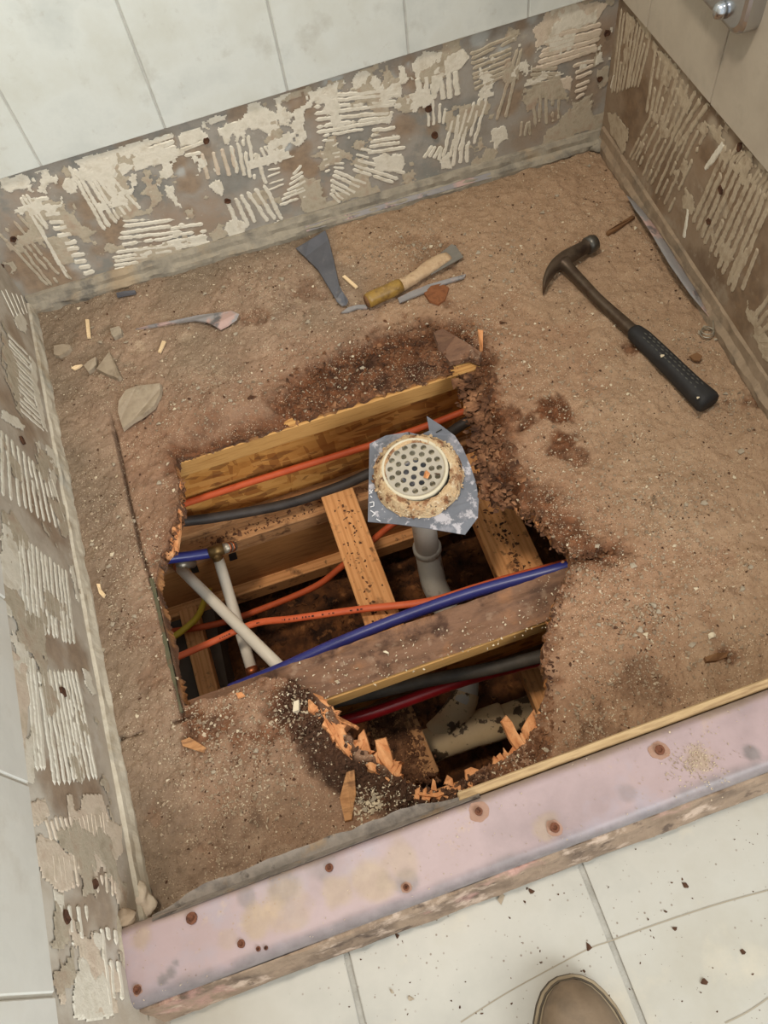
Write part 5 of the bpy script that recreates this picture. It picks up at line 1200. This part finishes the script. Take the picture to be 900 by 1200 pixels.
scrap('wood_chip', 'dark curled chip below the wire coil', 'wood chip', [(808,417),(817,413),(823,417),(820,423),(813,422)], .010, .003, 'ply_d', .003)
scrap('wood_chip', 'long dark chip lying by the front right of the pan', 'wood chip', [(826,770),(840,765),(853,764),(852,770),(840,774),(828,775)], .007, .006, 'ply_d', .001)
scrap('wood_chip', 'tan flat wood chip below the straight seam at front left', 'wood chip', [(212,868),(222,864),(241,876),(238,882),(226,878),(214,874)], .006, .003, 'flange_d', .001)
scrap('wood_chip', 'long tan flat chip pressed against the front of the subfloor, left of the splinters', 'wood chip', [(398,935),(406,905),(415,902),(417,930),(412,960),(404,962)], .006, .004, 'flange_d', .001)
scrap('wood_chip', 'bright orange wood chip on the floor edge left of the front opening', 'wood chip', [(276,812),(283,811),(287,815),(279,818)], .007, .004, 'splinter', .001)
scrap('mortar_chip', 'upright white mortar chip beside the first splinter', 'mortar chip', [(344,822),(350,820),(350,832),(343,834)], .008, .006, 'grit_w', .001)
# loose liner strip peeling off along the right wall
ls = smooth_path([G(u, v, z) for u, v, z in ((736,232,.008),(748,246,.014),(760,262,.020),(775,285,.024),(790,310,.026),(805,333,.024),(820,356,.014),(832,374,.004))], 6)
ws = np.interp(np.linspace(0, 1, len(ls)), [0, .15, .5, .8, 1], [.004, .010, .011, .009, .003]); V = []; F = []
wob = [float(fbm(i * .06, .2, 3, 3, 5)) - .5 for i in range(len(ls))]
for i, p in enumerate(ls):
    t = ls[min(i + 1, len(ls) - 1)] - ls[max(i - 1, 0)]; t /= np.linalg.norm(t); s = np.cross(t, [0, 0, 1]); s /= np.linalg.norm(s)
    for k, (a, z) in enumerate(((-1, -.004), (-.4, .003), (.2, .0035), (1, .008))): V.append(p + s * ws[i] * a * (1 + wob[i] * .8) + np.array([0, 0, z * (1 + wob[i])]))
    V += [V[-4 + k] - np.array([0, 0, .0018]) for k in range(4)]
for i in range(len(ls) - 1):
    a = i * 8; b = a + 8
    for k in range(3): F.append((a + k, a + k + 1, b + k + 1, b + k)); F.append((a + 4 + k, b + 4 + k, b + 5 + k, a + 5 + k))
    F.append((a, b, b + 4, a + 4)); F.append((a + 3, a + 7, b + 7, b + 3))
tag(recenter(link('loose_liner', fixn(mesh('loose_liner', V, F)), 'liner_p', None, True)), 'wavy grey and pink liner strip peeled loose along the foot of the right wall', 'liner scrap')
# wire coil
cc = G(828, 392, .004); wp = [cc + np.array([.0105 * math.cos(a) * (1 - .012 * a), .0105 * math.sin(a) * (1 - .012 * a), .0009 * a]) for a in np.linspace(.6, 11.5, 70)]
wp += [cc + np.array([.011 + .004 * t, .004 + .01 * t, .011]) for t in (.4, 1)]
tag(recenter(tube('wire_coil', wp, .0011, 'steel_b', None, 6)), 'thin coil of wire lying by the end of the loose liner strip', 'wire')

# pebbles: every chunk big enough to pick out is an object; the grit is not
PEB = [(362,378,7),(330,328,7),(316,326,6),(320,374,6),(282,448,6),(232,455,5),(340,312,5),(300,318,5),(414,418,5),(398,404,6),(425,432,5),(405,455,5),(505,290,5),(517,288,7),(497,292,6),(485,288,5),(470,278,5),(600,318,5),(656,342,4),(820,390,5),(826,384,5),(838,398,4),(868,530,6),(825,590,6),(803,592,5),(765,710,7),(772,717,5),(750,738,6),(757,744,5),(744,745,5),(833,745,7),(811,756,5),(150,372,5),(118,402,6),(108,384,5),(148,402,6),(170,384,4),(133,545,5),(158,611,6),(187,566,6),(92,640,6),(108,638,5),(132,650,6),(128,664,4),(132,732,5),(158,723,5),(120,762,6),(114,748,5),(138,606,5),(66,372,5),(92,362,5),(240,345,6),(262,337,5),(215,470,5),(205,480,5),(186,497,5),(222,385,5),(560,297,6),(575,300,5),(590,330,4),(648,305,4),(744,268,6),(690,195,5),(652,230,5),(636,250,6),(850,462,5),(736,462,4),(700,640,5),(742,663,6),(702,733,4),(640,880,5),(655,890,5),(428,948,6),(437,936,6),(445,944,5),(422,940,5),(348,835,5),(300,880,4),(250,905,4),(870,690,5),(880,665,5),(815,690,4),(790,640,4),(860,560,4),(600,290,4),(545,275,4),(382,378,4),(440,395,4),(470,390,5),(500,380,4),(360,420,4),(330,410,4),(270,470,5),(306,450,5),(250,430,4),(276,392,5)]
LAND = {'putty knife handle': (448,345), 'putty knife blade': (532,296), 'dark triangular liner shard': (380,310), 'hammer head': (665,305), 'hammer shaft': (712,360), 'hammer grip': (790,430), 'wire coil': (830,393), 'loose liner strip': (780,300), 'large flat cement shard': (163,475), 'triangular cement shard': (128,428), 'leftmost cement shard': (73,410), 'spoon shaped liner shard': (250,376), 'upright wood sliver': (103,385),
    'torn board scrap': (538,408), 'back left corner': (45,360), 'back right corner': (700,170), 'long dark chip': (840,770), 'upright white mortar chip': (347,827), 'curved wood sliver': (118,690), 'blue tube stub': (187,655), 'straight floor seam': (150,560), 'dark rot stains': (640,490), 'middle joist end': (672,660), 'right hand splinters': (605,860), 'front grit pile': (438,940),
    'upper left hole corner': (212,545), 'back joist': (370,490), 'floor seam end': (212,845)}
LIBP = chunk_lib(12, 13, 88, .62); rp = random.Random(3)
PL_ = []
for i, (u, v, d) in enumerate(PEB):
    p = G(u, v, .0); s = d / 2 / 880 * rp.uniform(1.25, 1.6)
    lm = min(LAND, key=lambda k: math.hypot(LAND[k][0] - u, LAND[k][1] - v)); du, dv = u - LAND[lm][0], v - LAND[lm][1]
    side = ('right of' if du > 0 else 'left of') if abs(du) > abs(dv) else ('below' if dv > 0 else 'above'); near = side + ' the ' + lm
    if math.hypot(du, dv) < 16: near = 'close ' + near
    white = rp.random() < .16
    V, F = LIBP[i % 12]; a = rp.uniform(0, 6.28); c, sn = math.cos(a), math.sin(a)
    q = [((x * c - y * sn) * s * 1.2, (x * sn + y * c) * s, (z + .45) * s * .8) for x, y, z in V]
    o = link('mortar_pebble', fixn(mesh('mortar_pebble', q, F)), 'grit_w' if white else 'rock'); o.location = tuple(p)
    PL_.append((o, math.hypot(du, dv)))
    tag(o, ('small ' if d < 5 else ('largish ' if d > 6 else '')) + ('cream' if white else 'grey brown') + ' mortar pebble on the dirt ' + near, 'pebble', 'loose mortar pebbles on the subfloor')
by_lab = {}
for o, q in PL_: by_lab.setdefault(o['label'], []).append((q, o))
for lab, lst in by_lab.items():
    if len(lst) > 1:
        for k, (q, o) in enumerate(sorted(lst, key=lambda t: t[0])): o['label'] = lab + ', ' + ('nearest', 'second', 'third', 'fourth', 'fifth', 'sixth')[k] + (' one' if k == 0 else ' nearest')
GR = []
def cluster(u, v, rad, n, smin=.0006, smax=.002):
    c = P(u, v)[:2]
    for _ in range(n): GR.append([c[0] + r_.gauss(0, rad), c[1] + r_.gauss(0, rad), 0, r_.uniform(smin, smax) * r_.uniform(.5, 1), r_.uniform(1, 1.7)])
def uniform(n, smin, smax):
    for _ in range(n):
        y = -r_.uniform(.02, 1.06); GR.append([r_.uniform(xl(y) + .02, xr(y) - .02), y, 0, smin + (smax - smin) * r_.random() ** 2.5, r_.uniform(1, 1.7)])
uniform(9000, .0006, .0028)
for a in ((300,330,.03,250),(500,290,.03,260),(360,380,.05,320),(240,460,.05,420),(130,440,.025,200),(110,600,.03,300),(150,650,.03,250),(150,720,.03,300),(400,430,.05,300),(620,420,.06,350),(700,480,.06,350),(700,600,.06,450),(790,610,.04,400),(760,720,.03,400),(720,780,.04,350),(300,880,.05,500),(260,940,.04,300),(230,860,.03,250),(560,380,.03,250),(850,470,.03,200),(440,300,.04,250),(340,840,.03,250),(830,400,.025,150),(600,300,.04,200),(780,560,.05,300),(840,740,.05,300),(680,680,.03,260),(690,850,.03,200)): cluster(*a)
MID = onto([[q[0] + r_.gauss(0, .012), q[1] + r_.gauss(0, .012), 0, .0010 + .0022 * r_.random() ** 2, 1.4] for q in GR[9000::2]])
scatter('mortar_gravel', MID, LIB_C, 'gravel', subfloor, 58)
GR = onto(GR); rr = random.Random(8); rr.shuffle(GR); n_ = len(GR)
scatter('mortar_grit', GR[:int(n_ * .62)], LIB_T, 'grit', subfloor, 51); scatter('pale_grit', GR[int(n_ * .62):int(n_ * .80)], LIB_T, 'grit_w', subfloor, 52); scatter('dark_grit', GR[int(n_ * .80):], LIB_F, 'grit_d', subfloor, 53)
GR = []
for a in ((428,942,.012,130,.001,.004),(440,935,.010,80,.001,.004),(505,935,.018,90,.001,.003),(600,893,.02,90,.001,.003),(345,828,.012,60,.001,.003),(470,930,.015,80,.001,.003)): cluster(*a)
scatter('pale_grit', onto(GR), LIB_T, 'grit_w', PANELS[2], 54)
# pale crumbs on the middle joist
GR = [[r_.uniform(.3, .68), -.845 + r_.uniform(-.025, .025), ZJ + .004, r_.uniform(.0006, .002), 1.3] for _ in range(160)] + [[P(u, v, ZJ)[0], P(u, v, ZJ)[1], ZJ + .004, s, 1.3] for u, v, s in ((396,799,.0045),(418,785,.003),(453,766,.004),(352,778,.002),(380,812,.002))]
scatter('pale_grit', GR, LIB_T, 'grit_w', J2, 55)
# crumbs on the curb and the tiled floor
cs = []
for _ in range(420):
    x = r_.uniform(.05, 1.0); cs.append([x, yc(x) - r_.uniform(.004, CURB_W - .004), CURB_H + .0005, r_.uniform(.0003, .0009), 1.5])
for _ in range(260):
    c = P(815 + r_.gauss(0, 16), 895 + r_.gauss(0, 14), CURB_H); cs.append([c[0], c[1], CURB_H + .0005, r_.uniform(.0004, .0013), 1.5])
scatter('curb_grit', cs, LIB_T, 'grit', curb, 56)
cs = []
for _ in range(300):
    u, v = r_.uniform(380, 900), r_.uniform(940, 1200); p = P(u, v, ZT)
    if p[1] < yc(p[0]) - CURB_W - .016: cs.append([p[0], p[1], ZT, .0003 + .0012 * r_.random() ** 3, 1.6])
scatter('dark_grit', cs, LIB_F, 'grit_d', floor, 57)
for i, (u, v, d, lb) in enumerate(((622,1044,9,'beside the curb'),(689,1110,11,'above the shoe toe'),(461,1159,10,'left of the shoe, farther from it'),(482,1168,10,'left of the shoe, nearer to it'),(803,1037,8,'nearest the curb at the right'),(825,1150,9,'near the right lower corner'),(590,1055,16,'pale thin flake beside the curb'),(870,1115,7,'near the right edge'),(634,1128,4,'left of the shoe toe'),(684,1138,4,'by the shoe toe'),(790,1088,7,'just above the crack, right of the grout line'),(465,1097,8,'beside the curb, far left'),(780,1066,7,'halfway between curb and crack at the right'))):
    p = P(u, v, ZT); s = d / 2 / 930
    V, F = LIB_F[i % 10]; q = [(x * s, y * s * .8, (z + .3) * s * .6) for x, y, z in V]
    o = link('debris_flake', fixn(mesh('debris_flake', q, F)), 'slate' if d > 12 else ('rock' if i in (2, 3) else 'grit_d')); o.location = tuple(p); o.rotation_euler.z = i * 1.3
    tag(o, ('thin grey flake' if d > 12 else ('greyish debris flake' if i in (2, 3) else 'dark debris flake')) + ' on the floor tile ' + (lb if d < 12 else 'beside the curb'), 'flake', 'flakes on the floor tiles')

# ------------------------------------------------------------------ shoe at the bottom edge
toe = P(661, 1146, ZT); heel = P(676, 1203, ZT); dr = heel - toe; dr /= np.linalg.norm(dr)
ang = math.atan2(dr[1], dr[0])
shoe = empty('shoe', toe + dr * .15, 'dusty brown leather shoe with rounded toe standing on the floor tile', 'shoe')
def sx(t, s, z): return (toe[0] + dr[0] * t - dr[1] * s, toe[1] + dr[1] * t + dr[0] * s, ZT + z)
Ls = .295
def hw(t):   # half width of the last along its length
    return float(np.interp(t, [0, .003, .010, .02, .035, .055, .08, .10, .16, .22, .27, .288, .295], [.004, .014, .0245, .0325, .0405, .0462, .0498, .0505, .041, .037, .0355, .026, .004]))
def ring_sole(grow, z0, z1, nm, m):
    N = 60; ts = list(.5 * Ls * (1 - np.cos(np.linspace(0, math.pi, N)))); top = [(t, hw(t)) for t in ts] + [(t, -hw(t)) for t in reversed(ts[1:-1])]
    c = np.array([Ls * .5, 0]); pts = []
    for t, s in top: pts.append(sx(t + (t - Ls / 2) / (Ls / 2) * grow, s + math.copysign(grow, s), z1))
    slab(nm, pts, z1 - z0, m, shoe)
ring_sole(.003, .0, .017, 'sole', 'sole'); ring_sole(.0025, .0168, .021, 'welt', 'welt')
V = []; F = []; ts = [0.002, .006, .012, .02, .03, .045, .06, .08, .10, .125, .15, .18, .21, .24, .265, .283, .293]; n = 22
zt = np.interp(ts, [0, .006, .02, .05, .08, .12, .16, .2, .26, .295], [.024, .034, .046, .056, .062, .076, .094, .098, .094, .088])
for t, z in zip(ts, zt):
    for k in range(n):
        a = math.pi * k / (n - 1); c, q = math.cos(a), math.sin(a); w_ = hw(t) - .0035
        V.append(sx(t, w_ * math.copysign(abs(c) ** .75, c), .0205 + (z - .0205) * (q ** .7 if q > 0 else 0)))
for i in range(len(ts) - 1):
    for k in range(n - 1): F.append((i * n + k, i * n + k + 1, (i + 1) * n + k + 1, (i + 1) * n + k))
F.append(tuple(range(n))); F.append(tuple(range((len(ts) - 1) * n, len(ts) * n))[::-1])
link('upper', fixn(mesh('upper', V, F)), 'leather', shoe, True)
stt = [sx(.004 + .0, hw(.004) * 0, .0)]
tube('welt_seam', [sx(t, s, .0215) for t, s in ([(t, hw(t) - .0005) for t in reversed([.0015, .004, .010, .02, .035, .055, .08, .12])] + [(t, -hw(t) + .0005) for t in [.0015, .004, .010, .02, .035, .055, .08, .12]])], .0011, 'sole', shoe, 6)
V, F = [], []
for j, (gr, zz) in enumerate(((1.0, .094), (.82, .100), (.70, .094), (.66, .06))):
    for k in range(24): a = 2 * math.pi * k / 24; V.append(sx(.225 + .055 * gr * math.cos(a), .031 * gr * math.sin(a), zz))
for j in range(3):
    for k in range(24): F.append((j * 24 + k, j * 24 + (k + 1) % 24, (j + 1) * 24 + (k + 1) % 24, (j + 1) * 24 + k))
F.append(tuple(range(72, 96))); link('collar', fixn(mesh('collar', V, F)), 'sole', shoe, True)

# ------------------------------------------------------------------ chrome fitting on the right wall, cut by the frame's corner
pc_ = [WR.st(*q) for q in ((857, 2), (888, 38))]; zb = float(np.mean([q[1] for q in pc_])); sa = .20; sb = pc_[1][0] + .012
chrome = empty('chrome_fitting', WR.xyz((sa + sb) / 2, zb, .009), 'rounded chrome fitting mounted on the right wall tile, cut by the frame corner', 'shower fitting')
def rrect(s0, s1, z0, z1, r, o, n=8):
    pts = []
    for cx, cz, a0 in ((s1 - r, z0 + r, -90), (s1 - r, z1 - r, 0), (s0 + r, z1 - r, 90), (s0 + r, z0 + r, 180)):
        for k in range(n + 1): a = math.radians(a0 + 90 * k / n); pts.append(WR.xyz(cx + r * math.cos(a), cz + r * math.sin(a), o))
    return pts
lay = [rrect(sa + e, sb - e, zb + e, zb + .11 - e, .022 - e * .5, o) for e, o in ((0, .008), (0, .026), (.002, .030), (.007, .032))]
V = [p for l in lay for p in l]; n = len(lay[0]); F = [(j * n + k, j * n + (k + 1) % n, (j + 1) * n + (k + 1) % n, (j + 1) * n + k) for j in range(3) for k in range(n)]
F.append(tuple(range(3 * n, 4 * n))); F.append(tuple(range(n))[::-1]); link('plate', fixn(mesh('plate', V, F)), 'chrome', chrome, False)
c = WR.xyz(sb - .046, zb + .016, .032); nn = WR.n
V, F = tube_vf([c, c + nn * .004, c + nn * .010, c + nn * .012], [.010, .010, .008, .004], 20); link('screw_cap', mesh('screw_cap', V, F), 'chrome', chrome, True)
